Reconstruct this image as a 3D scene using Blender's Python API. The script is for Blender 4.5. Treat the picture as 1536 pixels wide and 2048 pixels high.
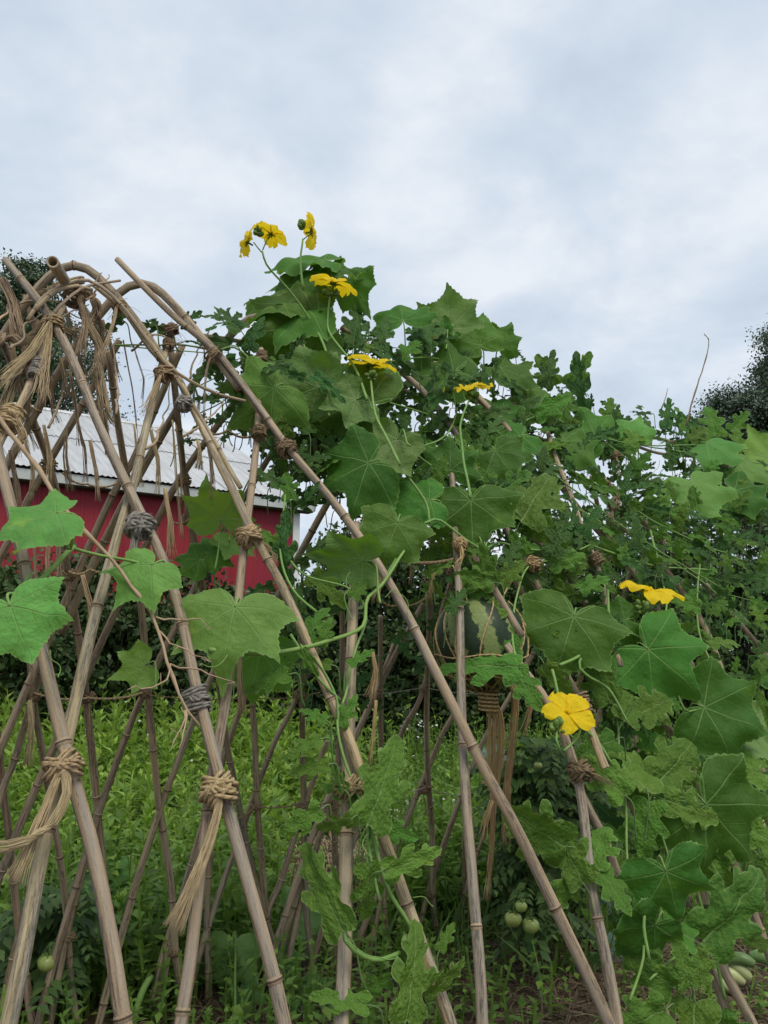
import bpy, bmesh, math, random
import numpy as np
from mathutils import Vector, Matrix, noise
from mathutils.geometry import delaunay_2d_cdt
for o in list(bpy.data.objects): bpy.data.objects.remove(o)
scene = bpy.context.scene
COL = scene.collection
R = math.radians
rng = random.Random(7)
nrg = np.random.default_rng(11)

# ------------------------------------------------------------------ camera, sky, sun, exposure
FPX = 1577.0; PITCH = R(9.9); CAMZ = 1.3
cd = bpy.data.cameras.new('camera'); cam = bpy.data.objects.new('camera', cd); COL.objects.link(cam)
cam.location = (0, 0, CAMZ); cam.rotation_euler = (R(90) + PITCH, 0, 0)
cd.sensor_fit = 'VERTICAL'; cd.angle = 2 * math.atan(1024 / FPX); cd.clip_start = .05; cd.clip_end = 3000
scene.camera = cam
SUN_EL, SUN_AZ = 58, 150       # azimuth measured clockwise from +Y
w = bpy.data.worlds.new('World'); scene.world = w; w.use_nodes = True
wt = w.node_tree; wt.nodes.clear()
def wn(t, **k):
    n = wt.nodes.new(t)
    for a, b in k.items(): setattr(n, a, b)
    return n
sky = wn('ShaderNodeTexSky', sky_type='NISHITA', sun_disc=False); sky.sun_elevation = R(SUN_EL); sky.sun_rotation = R(SUN_AZ)
tc = wn('ShaderNodeTexCoord'); sp = wn('ShaderNodeSeparateXYZ'); wt.links.new(tc.outputs['Generated'], sp.inputs[0])
az = wn('ShaderNodeMath', operation='ABSOLUTE'); wt.links.new(sp.outputs[2], az.inputs[0])
zz = wn('ShaderNodeMath', operation='ADD'); wt.links.new(az.outputs[0], zz.inputs[0]); zz.inputs[1].default_value = .22
dv = wn('ShaderNodeVectorMath', operation='DIVIDE'); wt.links.new(tc.outputs['Generated'], dv.inputs[0])
cx = wn('ShaderNodeCombineXYZ')
for i in range(3): wt.links.new(zz.outputs[0], cx.inputs[i])
wt.links.new(cx.outputs[0], dv.inputs[1])
mp = wn('ShaderNodeMapping'); mp.inputs['Scale'].default_value = (1.25, 1.25, .6); mp.inputs['Location'].default_value = (.35, .2, 0); mp.inputs['Rotation'].default_value = (0, 0, R(-28))
wt.links.new(dv.outputs[0], mp.inputs[0])
n1 = wn('ShaderNodeTexNoise'); n1.inputs['Scale'].default_value = 2.3; n1.inputs['Detail'].default_value = 8; n1.inputs['Roughness'].default_value = .55; n1.inputs['Distortion'].default_value = .15
wt.links.new(mp.outputs[0], n1.inputs['Vector'])
cr = wn('ShaderNodeValToRGB'); e = cr.color_ramp
e.elements[0].position = .35; e.elements[0].color = (4.25, 4.9, 5.7, 1)
e.elements[1].position = .65; e.elements[1].color = (6.25, 6.55, 6.95, 1)
m_ = e.elements.new(.5); m_.color = (5.0, 5.6, 6.3, 1)
wt.links.new(n1.outputs[0], cr.inputs[0])
mx = wn('ShaderNodeMix', data_type='RGBA'); mx.inputs[0].default_value = .92
wt.links.new(sky.outputs[0], mx.inputs[6]); wt.links.new(cr.outputs[0], mx.inputs[7])
bg = wn('ShaderNodeBackground'); bg.inputs[1].default_value = .1
wt.links.new(mx.outputs[2], bg.inputs[0])
wo = wn('ShaderNodeOutputWorld'); wt.links.new(bg.outputs[0], wo.inputs[0])
sd = bpy.data.lights.new('sun', 'SUN'); sd.energy = 1.5; sd.angle = R(25); sd.color = (1, .92, .78)
sun = bpy.data.objects.new('sun', sd); COL.objects.link(sun)
_d = Vector((math.sin(R(SUN_AZ)) * math.cos(R(SUN_EL)), math.cos(R(SUN_AZ)) * math.cos(R(SUN_EL)), math.sin(R(SUN_EL))))
sun.rotation_euler = _d.to_track_quat('Z', 'Y').to_euler()
vs = scene.view_settings; vs.view_transform = 'Standard'; vs.look = 'None'; vs.gamma = 1; vs.exposure = 0.5; vs.use_curve_mapping = False
scene.render.resolution_x = 768; scene.render.resolution_y = 1024

# ------------------------------------------------------------------ geometry of the place
CAM = Vector((0, 0, CAMZ)); VR = Vector((1, 0, 0)); VF = Vector((0, math.cos(PITCH), math.sin(PITCH))); VU = Vector((0, -math.sin(PITCH), math.cos(PITCH))); VB = -VF
def ray(px, py): return VF + VR * ((px - 768) / FPX) - VU * ((py - 1024) / FPX)
def at(px, py, d): return CAM + ray(px, py) * d
def depth(p): return (Vector(p) - CAM).dot(VF)
# the trellis is a gothic tunnel: axis TA, across TN, near foot at u=-.13, far foot at 1.79, ridge at .83 and 2.3 m
TO = Vector((-.47, 1.1, 0)); _g = R(36.25); TA = Vector((math.cos(_g), math.sin(_g), 0)); TN = Vector((-math.sin(_g), math.cos(_g), 0)); TH = 2.3
def un(z): return -.13 + .96 * (min(max(z, 0), TH) / TH) ** 1.7
def uf(z): return 1.79 - .96 * (min(max(z, 0), TH) / TH) ** 1.7
def suz(p):
    q = Vector(p) - TO
    return q.dot(TA), q.dot(TN), p[2]
def W3(s, u, z): v = TO + TA * s + TN * u; return Vector((v.x, v.y, z))
def hit(px, py, fn=un):
    d = ray(px, py); t = .3
    def g(t):
        p = CAM + d * t; s, u, z = suz(p)
        return u - fn(z)
    while t < 30 and g(t) < 0: t += .05
    a, b = t - .05, t
    for _ in range(18):
        m = (a + b) / 2
        if g(m) < 0: a = m
        else: b = m
    return CAM + d * b
def near(px, py, off=0):
    """point of the near side of the trellis seen at a pixel, moved off metres towards the viewer's side"""
    p = hit(px, py); return p - (p - CAM).normalized() * off
def far(px, py, off=0):
    p = hit(px, py, uf); return p - (p - CAM).normalized() * off
def gnd(px, py, z=0):
    d = ray(px, py); return CAM + d * ((z - CAMZ) / d.z)

# ------------------------------------------------------------------ objects
WM = {}
def link(o, label=None, cat=None, group=None, kind=None, parent=None, M=None):
    COL.objects.link(o); M = M or Matrix.Identity(4); WM[o.name] = M
    if parent is not None:
        o.parent = parent; o.matrix_parent_inverse = WM[parent.name].inverted()
    o.matrix_basis = M
    if label: o['label'] = label
    if cat: o['category'] = cat
    if group: o['group'] = group
    if kind: o['kind'] = kind
    return o
def thing(name, loc, label, cat, group=None):
    return link(bpy.data.objects.new(name, None), label, cat, group, M=Matrix.Translation(Vector(loc)))
class MB:
    def __init__(s): s.v = []; s.f = []; s.c = []
    def add(s, V, F, C=None):
        k = len(s.v); s.v += [tuple(v) for v in V]; s.f += [tuple(i + k for i in f) for f in F]
        s.c += C if C else [(0, 0, 0)] * len(V)
        return s
    def tube(s, pts, rad, n=8, cap=True, seed=0.0):
        V, F, C = tube(pts, rad, n, cap, seed); return s.add(V, F, C)
    def box(s, a, b):
        x0, y0, z0 = a; x1, y1, z1 = b
        return s.add([(x, y, z) for z in (z0, z1) for y in (y0, y1) for x in (x0, x1)],
                     [(0, 2, 3, 1), (4, 5, 7, 6), (0, 1, 5, 4), (2, 6, 7, 3), (0, 4, 6, 2), (1, 3, 7, 5)])
    def mesh(s, name, mat, smooth=True):
        m = bpy.data.meshes.new(name); m.from_pydata(s.v, [], s.f)
        at_ = m.attributes.new('pc', 'FLOAT_VECTOR', 'POINT'); at_.data.foreach_set('vector', np.array(s.c, dtype=np.float32).ravel())
        if smooth: m.polygons.foreach_set('use_smooth', [True] * len(m.polygons))
        m.materials.append(mat); m.update(); return m
    def obj(s, name, mat, parent=None, smooth=True, **k):
        return link(bpy.data.objects.new(name, s.mesh(name, mat, smooth)), parent=parent, **k)
def tube(pts, rad, n=8, cap=True, seed=0.0):
    pts = [Vector(p) for p in pts]
    if not hasattr(rad, '__len__'): rad = [rad] * len(pts)
    V, F, C = [], [], []; L = 0
    T = [(pts[min(i + 1, len(pts) - 1)] - pts[max(i - 1, 0)]).normalized() for i in range(len(pts))]
    up = Vector((0, 0, 1)) if abs(T[0].z) < .9 else Vector((1, 0, 0))
    X = T[0].cross(up).normalized()
    for i, p in enumerate(pts):
        if i: L += (p - pts[i - 1]).length
        X = (X - T[i] * X.dot(T[i])).normalized(); Y = T[i].cross(X)
        for k in range(n):
            a = 2 * math.pi * k / n
            V.append(p + (X * math.cos(a) + Y * math.sin(a)) * rad[i]); C.append((math.cos(a), math.sin(a), L + seed))
    for i in range(len(pts) - 1):
        for k in range(n):
            F.append((i * n + k, i * n + (k + 1) % n, (i + 1) * n + (k + 1) % n, (i + 1) * n + k))
    if cap:
        F.append(tuple(range(n - 1, -1, -1))); F.append(tuple((len(pts) - 1) * n + k for k in range(n)))
    return V, F, C
def crom(P, per=6):
    P = [Vector(p) for p in P]
    if len(P) < 3: return [P[0].lerp(P[-1], i / per) for i in range(per + 1)]
    Q = [P[0] * 2 - P[1]] + P + [P[-1] * 2 - P[-2]]; out = []
    for i in range(1, len(Q) - 2):
        a, b, c, d = Q[i - 1:i + 3]
        for k in range(per):
            t = k / per
            out.append(.5 * ((2 * b) + (c - a) * t + (2 * a - 5 * b + 4 * c - d) * t * t + (3 * b - a - 3 * c + d) * t ** 3))
    out.append(P[-1]); return out
def resample(P, step):
    L = [0]
    for i in range(1, len(P)): L.append(L[-1] + (P[i] - P[i - 1]).length)
    n = max(2, int(L[-1] / step)); out = []; j = 0
    for k in range(n + 1):
        t = L[-1] * k / n
        while j < len(L) - 2 and L[j + 1] < t: j += 1
        out.append(P[j].lerp(P[j + 1], (t - L[j]) / max(1e-9, L[j + 1] - L[j])))
    return out

# ------------------------------------------------------------------ materials
class NT:
    def __init__(s, name):
        s.m = bpy.data.materials.new(name); s.m.use_nodes = True; s.t = s.m.node_tree; s.t.nodes.clear()
        s.out = s.t.nodes.new('ShaderNodeOutputMaterial')
    def put(s, sock, v):
        if isinstance(v, bpy.types.NodeSocket): s.t.links.new(v, sock)
        elif v is not None:
            if hasattr(v, '__len__') and sock.type == 'RGBA' and len(v) == 3: v = (*v, 1)
            sock.default_value = v
    def n(s, t, i=None, **k):
        nd = s.t.nodes.new('ShaderNode' + t)
        for a, b in k.items(): setattr(nd, a, b)
        for key, v in (i or {}).items(): s.put(nd.inputs[key], v)
        return nd
    def math(s, op, a, b=0.0, c=0.0): return s.n('Math', {0: a, 1: b, 2: c}, operation=op).outputs[0]
    def mix(s, f, a, b): 
        return s.n('Mix', {0: f, 6: a, 7: b}, data_type='RGBA').outputs[2]
    def mul(s, a, b):
        nd = s.n('Mix', {0: 1.0, 6: a, 7: b}, data_type='RGBA', blend_type='MULTIPLY'); return nd.outputs[2]
    def noise(s, vec, scale, detail=4, rough=.5, dist=0): return s.n('TexNoise', {'Vector': vec, 'Scale': scale, 'Detail': detail, 'Roughness': rough, 'Distortion': dist}).outputs[0]
    def ramp(s, f, stops):
        nd = s.n('ValToRGB', {0: f}); e = nd.color_ramp
        while len(e.elements) < len(stops): e.elements.new(.5)
        for el, (p, c) in zip(e.elements, stops):
            el.position = p; el.color = (*c, 1) if hasattr(c, '__len__') else (c, c, c, 1)
        return nd.outputs[0]
    def rng(s, v, a, b, c=0.0, d=1.0): return s.n('MapRange', {0: v, 1: a, 2: b, 3: c, 4: d}).outputs[0]
    def map(s, vec, sc): return s.n('Mapping', {'Vector': vec, 'Scale': sc}).outputs[0]
    def attr(s, name='pc'): return s.n('Attribute', attribute_name=name)
    def rnd(s): return s.n('ObjectInfo').outputs['Random']
    def obc(s): return s.n('TexCoord').outputs['Object']
    def bump(s, h, dist=.002, st=.6): return s.n('Bump', {'Height': h, 'Distance': dist, 'Strength': st}).outputs[0]
    def bsdf(s, col, rough=.7, nrm=None, spec=.3, **k):
        i = {'Base Color': col, 'Roughness': rough, 'Specular IOR Level': spec}
        if nrm is not None: i['Normal'] = nrm
        i.update(k); return s.n('BsdfPrincipled', i).outputs[0]
    def done(s, sh): s.t.links.new(sh, s.out.inputs[0]); return s.m
def vary(T, col, r, dv=.35, dh=.04):
    """value / hue variation from a random number"""
    h = T.math('MULTIPLY_ADD', r, dh, .5 - dh / 2); r2 = T.math('FRACT', T.math('MULTIPLY', r, 7.31))
    v = T.math('MULTIPLY_ADD', r2, dv, 1 - dv / 2)
    return T.n('HueSaturation', {'Hue': h, 'Value': v, 'Color': col}).outputs[0]
def leaf_mat(name, top, under, vein, kind='palm', trans=.3, tcol=(.2, .36, .04), rough=.5, mott=.0, step=47.0, vs_=.52):
    T = NT(name); a0 = T.attr().outputs['Vector']; r = T.rnd()
    sx = T.n('SeparateXYZ', {0: a0}); x, y = sx.outputs[0], sx.outputs[1]; rim = T.rng(sx.outputs[2], .66, .95); a = T.n('CombineXYZ', {0: x, 1: y, 2: 0.0}).outputs[0]
    if kind == 'palm':
        rr = T.math('SQRT', T.math('ADD', T.math('MULTIPLY', x, x), T.math('MULTIPLY', y, y)))
        th = T.math('ARCTAN2', x, y)
        ph = T.math('WRAP', th, R(step / 2), -R(step / 2))
        al = T.math('MULTIPLY', rr, T.math('COSINE', ph)); p = T.math('ABSOLUTE', T.math('MULTIPLY', rr, T.math('SINE', ph)))
        wv = T.math('MULTIPLY_ADD', rr, -.0085, .0115); sl = .95; sp_ = .085
    else:
        al = y; p = T.math('ABSOLUTE', x); rr = y; wv = T.math('MULTIPLY_ADD', y, -.012, .018); sl = .8; sp_ = .08
    m1 = T.math('SUBTRACT', 1, T.n('MapRange', {0: p, 1: T.math('MULTIPLY', wv, .5), 2: T.math('MULTIPLY', wv, 1.5), 3: 0.0, 4: 1.0}, interpolation_type='SMOOTHSTEP').outputs[0])
    wob = T.noise(a, 6, 2)
    q = T.math('ADD', T.math('SUBTRACT', al, T.math('MULTIPLY', p, sl)), T.math('MULTIPLY', wob, .06))
    pp = T.math('PINGPONG', q, sp_)
    m2 = T.n('MapRange', {0: pp, 1: .002, 2: .009, 3: .36, 4: 0.0}).outputs[0]
    vo = T.n('TexVoronoi', {'Vector': a, 'Scale': 19.0}, feature='DISTANCE_TO_EDGE').outputs['Distance']
    m3 = T.rng(vo, 0, .06, .10, 0)
    mv = T.math('MAXIMUM', m1, T.math('MAXIMUM', m2, m3))
    base = vary(T, top, r, .55, .045)
    nb = T.noise(a, 3.2, 4); base = T.mix(T.math('MULTIPLY', T.rng(nb, .35, .7), .5), base, T.n('HueSaturation', {'Value': 1.35, 'Hue': .49, 'Color': base}).outputs[0])
    if mott:
        base = T.mix(T.math('MULTIPLY', T.rng(T.noise(a, 14, 3), .5, .7), mott), base, (top[0] * 2.0, top[1] * 1.55, top[2] * 1.3))
    yl = T.math('MULTIPLY', T.rng(T.noise(T.n('VectorMath', {0: a, 1: T.n('CombineXYZ', {0: T.math('MULTIPLY', r, 31), 1: T.math('MULTIPLY', r, 17), 2: 0.0}).outputs[0]}, operation='ADD').outputs[0], 1.7, 5, .65), .60, .74), .55)
    base = T.mix(yl, base, (top[0] * 2.6, top[1] * 1.7, top[2]))
    spk = T.rng(T.n('TexVoronoi', {'Vector': a, 'Scale': 7.0}).outputs['Distance'], .02, .05, .7, 0)
    base = T.mix(T.math('MULTIPLY', spk, T.math('GREATER_THAN', r, .45)), base, (.28, .3, .12))
    topc = T.mix(T.math('MAXIMUM', T.math('MULTIPLY', mv, vs_), T.math('MULTIPLY', rim, .5)), base, vein)
    und = T.mix(T.math('MULTIPLY', mv, .8), vary(T, under, r, .2, .02), (.30, .40, .20))
    bf = T.n('NewGeometry').outputs['Backfacing']
    col = T.mix(bf, topc, und)
    h = T.math('ADD', T.math('MULTIPLY', T.math('MAXIMUM', m1, m2), -1.0), T.math('MULTIPLY', T.noise(a, 8 if kind == 'palm' else 15, 2), 2.4 if kind == 'palm' else 4.0))
    nr = T.bump(h, .0035 if kind == 'palm' else .0045, .6)
    s1 = T.bsdf(col, T.math('MULTIPLY_ADD', r, .12, rough), nr, .13)
    tr = T.n('BsdfTranslucent', {'Color': T.mix(T.math('MULTIPLY', mv, .6), tcol, (tcol[0] * .6, tcol[1] * .6, tcol[2]))}).outputs[0]
    sh = T.n('MixShader', {0: trans, 1: s1, 2: tr}).outputs[0]
    vh = T.n('TexVoronoi', {'Vector': T.n('VectorMath', {0: a, 1: T.n('CombineXYZ', {0: T.math('MULTIPLY', r, 13), 1: T.math('MULTIPLY', r, 41), 2: 0.0}).outputs[0]}, operation='ADD').outputs[0], 'Scale': 3.1}).outputs['Distance']
    hole = T.math('MULTIPLY', T.math('LESS_THAN', T.math('ADD', vh, T.math('MULTIPLY', T.noise(a, 22, 2), .07)), .085), T.math('GREATER_THAN', T.math('FRACT', T.math('MULTIPLY', r, 5.7)), .55))
    return T.done(T.n('MixShader', {0: hole, 1: sh, 2: T.n('BsdfTransparent').outputs[0]}).outputs[0])
def cloud_mat(name, c0, c1, trans=.25, tc_=(.15, .3, .04), rough=.55):
    T = NT(name); r = T.attr('rnd').outputs['Fac']
    col = vary(T, T.mix(r, c0, c1), T.math('FRACT', T.math('MULTIPLY', r, 3.7)), .5, .03)
    s1 = T.bsdf(col, rough, None, .25)
    if trans <= 0: return T.done(s1)
    tr = T.n('BsdfTranslucent', {'Color': tc_}).outputs[0]
    return T.done(T.n('MixShader', {0: trans, 1: s1, 2: tr}).outputs[0])
def bamboo_mat(name, c0, c1, grey, dark):
    T = NT(name); a = T.attr().outputs['Vector']; r = T.rnd()
    off = T.n('VectorMath', {0: a, 1: T.n('CombineXYZ', {0: T.math('MULTIPLY', r, 9), 1: T.math('MULTIPLY', r, 5), 2: T.math('MULTIPLY', r, 23)}).outputs[0]}, operation='ADD').outputs[0]
    st = T.map(off, (3.2, 3.2, 5.0)); fine = T.map(off, (9, 9, 14))
    base = T.mix(T.rng(T.noise(T.map(off, (.8, .8, 5)), 1.2, 4), .35, .65), c0, c1)
    base = T.mix(T.rng(T.noise(T.map(off, (.9, .9, 3.0)), 1.0, 4), .45, .62), base, grey)
    base = T.mix(T.math('MULTIPLY', T.rng(T.noise(st, 1, 6, .7), .47, .70), .38), base, (c0[0] * .45, c0[1] * .41, c0[2] * .36))
    base = T.mix(T.math('MULTIPLY', T.rng(T.noise(T.map(off, (1.6, 1.6, 9)), 1.3, 5, .65), .50, .70), .40), base, (c1[0] * 1.35, c1[1] * 1.32, c1[2] * 1.3))
    bl = T.math('MULTIPLY', T.rng(T.noise(T.map(off, (.8, .8, 2.8)), 1.2, 4, .6), .46, .55), T.rng(T.noise(T.map(off, (2.6, 2.6, 26)), 1.6, 6, .78), .38, .60))
    base = T.mix(T.math('MULTIPLY', bl, .85), base, dark)
    sp = T.rng(T.noise(T.map(off, (11, 11, 190)), 1.1, 3, .6), .60, .68)
    base = T.mix(T.math('MULTIPLY', sp, .6), base, dark)
    base = vary(T, base, r, .3, .025)
    h = T.math('ADD', T.noise(fine, 1.4, 6, .7), T.math('MULTIPLY', T.noise(st, 1, 3), .8))
    return T.done(T.bsdf(base, .6, T.bump(h, .0022, .8), .35))
def jute_mat(name, c0, c1):
    T = NT(name); a = T.attr().outputs['Vector']
    sx = T.n('SeparateXYZ', {0: a})
    ang = T.math('ARCTAN2', sx.outputs[1], sx.outputs[0])
    tw = T.math('SINE', T.math('ADD', T.math('MULTIPLY', sx.outputs[2], 420), T.math('MULTIPLY', ang, 2)))
    nz = T.noise(T.map(a, (1, 1, 60)), 2.5, 4, .6)
    col = T.mix(T.rng(nz, .3, .75), c0, c1); col = vary(T, col, T.rnd(), .3, .02)
    h = T.math('ADD', tw, T.math('MULTIPLY', T.noise(T.map(a, (8, 8, 300)), 1.5, 3), 1.2))
    return T.done(T.bsdf(col, .9, T.bump(h, .0012, .8), .1))
def simple_mat(name, c0, c1, scale=8, rough=.7, bump=.001, spec=.3, coord='o', detail=5, **k):
    T = NT(name); a = T.obc() if coord == 'o' else T.attr().outputs['Vector']
    nz = T.noise(a, scale, detail, .6)
    return T.done(T.bsdf(vary(T, T.mix(T.rng(nz, .3, .7), c0, c1), T.rnd(), .2, .02), rough, T.bump(nz, bump, .6), spec, **k))
M_BAM = bamboo_mat('weathered_bamboo', (.36, .28, .17), (.47, .375, .24), (.335, .30, .245), (.045, .040, .036))
M_BAMY = bamboo_mat('straw_bamboo', (.52, .38, .20), (.58, .45, .26), (.46, .39, .29), (.08, .065, .05))
M_BAMF = bamboo_mat('brown_bamboo', (.37, .27, .165), (.48, .365, .235), (.38, .32, .24), (.04, .033, .028))
def node_mat():
    T = NT('bamboo_node'); sx = T.n('SeparateXYZ', {0: T.attr().outputs['Vector']}); z = T.math('ABSOLUTE', sx.outputs[2])
    nz = T.noise(T.obc(), 3, 4, .6); c = T.mix(T.rng(nz, .3, .7), (.24, .175, .11), (.42, .33, .22))
    c = T.mix(T.rng(T.math('ADD', z, T.math('MULTIPLY', nz, .08)), .10, .22, .9, 0), c, (.055, .038, .026))
    return T.done(T.bsdf(vary(T, c, T.rnd(), .4, .02), .75, None, .2))
M_NODE = node_mat()
M_JUTE = jute_mat('jute', (.30, .205, .105), (.55, .42, .26))
M_JUTEB = jute_mat('brown_jute', (.17, .115, .07), (.34, .25, .155))
M_JUTEY = jute_mat('golden_jute', (.32, .22, .10), (.66, .50, .27))
M_JUTEG = jute_mat('grey_jute', (.24, .22, .19), (.42, .40, .36))
def fibre_mat(name, c0, c1):
    T = NT(name); a = T.attr().outputs['Vector']; sx = T.n('SeparateXYZ', {0: a})
    nz = T.noise(T.map(a, (.2, .2, 14)), 2.0, 4, .6); col = T.mix(T.rng(nz, .3, .72), c0, c1)
    return T.done(T.bsdf(vary(T, col, T.rnd(), .25, .02), .75, None, .2))
FIB = {M_JUTE: fibre_mat('jute_fibre', (.28, .205, .115), (.60, .47, .29)), M_JUTEB: fibre_mat('brown_fibre', (.17, .12, .075), (.38, .295, .19)), M_JUTEY: fibre_mat('golden_fibre', (.30, .205, .09), (.70, .53, .29)), M_JUTEG: fibre_mat('grey_fibre', (.26, .24, .2), (.5, .47, .42))}
M_LUFFA = leaf_mat('luffa_leaf', (.058, .148, .024), (.14, .24, .07), (.25, .40, .13), trans=.25, tcol=(.20, .42, .02))
M_LUFFAY = leaf_mat('young_luffa_leaf', (.130, .295, .070), (.20, .36, .09), (.28, .45, .15), trans=.3, tcol=(.32, .56, .04))
M_MELON = leaf_mat('melon_leaf', (.080, .180, .030), (.15, .24, .075), (.25, .37, .13), 'pin', trans=.24, tcol=(.22, .42, .03), mott=.45)
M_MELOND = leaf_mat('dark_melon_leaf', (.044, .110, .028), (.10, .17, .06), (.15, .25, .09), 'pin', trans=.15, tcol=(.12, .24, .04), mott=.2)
M_SQUASH = leaf_mat('squash_leaf', (.095, .20, .06), (.16, .25, .1), (.30, .42, .18), trans=.22, tcol=(.25, .45, .04), mott=.5)
M_STEM = simple_mat('green_stem', (.14, .26, .06), (.20, .34, .09), 30, .55, .001)
M_STEMD = simple_mat('dark_green_stem', (.09, .17, .05), (.15, .25, .08), 30, .6, .001)
M_BUD = simple_mat('flower_bud', (.07, .14, .03), (.15, .25, .05), 60, .6, .001)
M_TWIG = simple_mat('dry_twig', (.30, .21, .13), (.46, .35, .23), 30, .85, .001)
def petal_mat():
    T = NT('yellow_petal'); a = T.attr().outputs['Vector']
    sx = T.n('SeparateXYZ', {0: a})
    vn = T.rng(T.noise(T.map(a, (34, 3, 1)), 1, 3), .56, .7)
    col = T.mix(T.math('MULTIPLY', vn, .5), (.95, .70, .018), (.86, .55, .012))
    s1 = T.bsdf(col, .6, T.bump(T.noise(T.map(a, (16, 5, 1)), 1, 3), .008, .7), .2)
    tr = T.n('BsdfTranslucent', {'Color': (.95, .72, .02, 1)}).outputs[0]
    return T.done(T.n('MixShader', {0: .45, 1: s1, 2: tr}).outputs[0])
M_PETAL = petal_mat()

# ------------------------------------------------------------------ ground
def ground_mat():
    T = NT('garden_ground'); g = T.n('NewGeometry').outputs['Position']
    n = T.noise(g, 1.1, 5, .6); f = T.noise(g, 45, 4, .7)
    soil = T.mix(T.rng(f, .35, .65), (.075, .052, .034), (.17, .125, .082))
    grs = T.mix(T.rng(f, .3, .7), (.035, .06, .018), (.075, .12, .035))
    sx = T.n('SeparateXYZ', {0: g})
    dist = T.math('ADD', T.math('MULTIPLY', sx.outputs[1], 1.0), T.math('MULTIPLY', n, 1.2))
    col = T.mix(T.rng(dist, 4.2, 5.2), soil, grs)
    return T.done(T.bsdf(col, .95, T.bump(f, .03, .8), .1))
b = MB(); G = 60
xs = sorted(set([-600, -200, -60] + [i * .5 - 10 for i in range(41)] + [60, 200, 600])); ys = [-200, -40, -10] + [i * .5 for i in range(31)] + [25, 60, 200, 900]
V = [(x, y, .035 * noise.noise(Vector((x * .8, y * .8, 0))) if -10 <= x <= 10 and 0 <= y <= 15 else 0) for y in ys for x in xs]
nx = len(xs); F = [(j * nx + i, j * nx + i + 1, (j + 1) * nx + i + 1, (j + 1) * nx + i) for j in range(len(ys) - 1) for i in range(nx - 1)]
b.add(V, F); b.obj('ground', ground_mat(), kind='structure')

# ------------------------------------------------------------------ red barn
def red_mat():
    T = NT('red_siding'); o = T.obc(); nz = T.noise(T.map(o, (1, 1, .3)), 3, 5, .6)
    col = T.mix(T.rng(nz, .3, .75), (.235, .015, .028), (.30, .024, .040)); col = vary(T, col, T.rnd(), .12, .01)
    col = T.mix(T.math('MULTIPLY', T.rng(T.noise(T.map(o, (14, 14, .8)), 1, 4), .55, .75), .15), col, (.17, .02, .026))
    return T.done(T.bsdf(col, .6, T.bump(T.noise(o, 20, 3), .002, .4), .3))
def roof_mat():
    T = NT('galvanised_roof'); o = T.obc(); nz = T.noise(T.map(o, (7, .8, .8)), 1.4, 6, .65)
    col = T.mix(T.rng(nz, .35, .7), (.40, .41, .42), (.58, .59, .60))
    st = T.rng(T.noise(T.map(o, (11, 1.2, 1.2)), 1, 6, .7), .56, .72); col = T.mix(T.math('MULTIPLY', st, .6), col, (.27, .22, .17))
    col = vary(T, col, T.rnd(), .14, .01)
    return T.done(T.bsdf(col, .55, T.bump(nz, .003, .4), .4, Metallic=.25))
M_RED, M_ROOF = red_mat(), roof_mat()
M_WHITE = simple_mat('white_trim', (.62, .63, .62), (.72, .72, .71), 6, .6, .001)
M_FASC = simple_mat('grey_fascia', (.40, .43, .42), (.52, .54, .53), 5, .7, .001)
M_DARK = simple_mat('shadow_toned_soffit', (.05, .045, .04), (.09, .08, .07), 5, .9, .001)  # shadow gap under the eave is put into this dark colour
ev = gnd(632, 1003, 4.2); ang = R(34.6)
barn = link(bpy.data.objects.new('barn', None), 'red metal-sided barn with corrugated grey roof behind the trellis', 'barn', M=Matrix.Translation((ev.x, ev.y, 0)) @ Matrix.Rotation(ang, 4, 'Z'))
BM = WM[barn.name]; LEN, WID, EZ, RZ = 15.0, 9.6, 4.2, 6.55
def bpart(b, name, mat, smooth=False, parent=barn): return b.obj(name, mat, parent, smooth, M=BM)
# roof sheets: corrugated, running from ridge to eave, each slightly lapped
def sheet(x0, x1, y0, z0, y1, z1, name):
    b = MB(); n = int((x1 - x0) / .019); V = []; F = []; C = []
    for i in range(n + 1):
        x = x0 + (x1 - x0) * i / n; h = .009 * math.sin(2 * math.pi * x / .095)
        for k in range(7):
            t = k / 6; V.append((x, y0 + (y1 - y0) * t, z0 + (z1 - z0) * t + h)); C.append((x, t, 0))
    for i in range(n):
        for k in range(6): F.append((i * 7 + k, (i + 1) * 7 + k, (i + 1) * 7 + k + 1, i * 7 + k + 1))
    b.add(V, F, C); return bpart(b, name, M_ROOF, True)
nsh = 16
for i in range(nsh):
    x1 = -i * .92; lap = .012 * (i % 2)
    sheet(x1 - .97, x1, -.02, EZ + lap, 2.55, EZ + (RZ - EZ) * 2.55 / 4.8 + lap, 'roof_sheet')
    sheet(x1 - .97, x1, 2.42, EZ + (RZ - EZ) * 2.42 / 4.8 + .016 + lap, 4.8, RZ + .016 + lap, 'roof_sheet')
    sheet(x1 - .97, x1, 9.62, EZ + lap, 4.8, RZ + lap, 'roof_sheet')
b = MB(); b.tube([(-LEN, 4.8, RZ + .01), (.02, 4.8, RZ + .01)], .07, 8); bpart(b, 'ridge_cap', M_ROOF)
b = MB(); b.box((-LEN, .02, EZ - .2), (0, .06, EZ - .03)); bpart(b, 'fascia', M_FASC)
b = MB(); b.box((-LEN, .062, EZ - .22), (-.02, .28, EZ - .18)); bpart(b, 'soffit', M_DARK)
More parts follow.
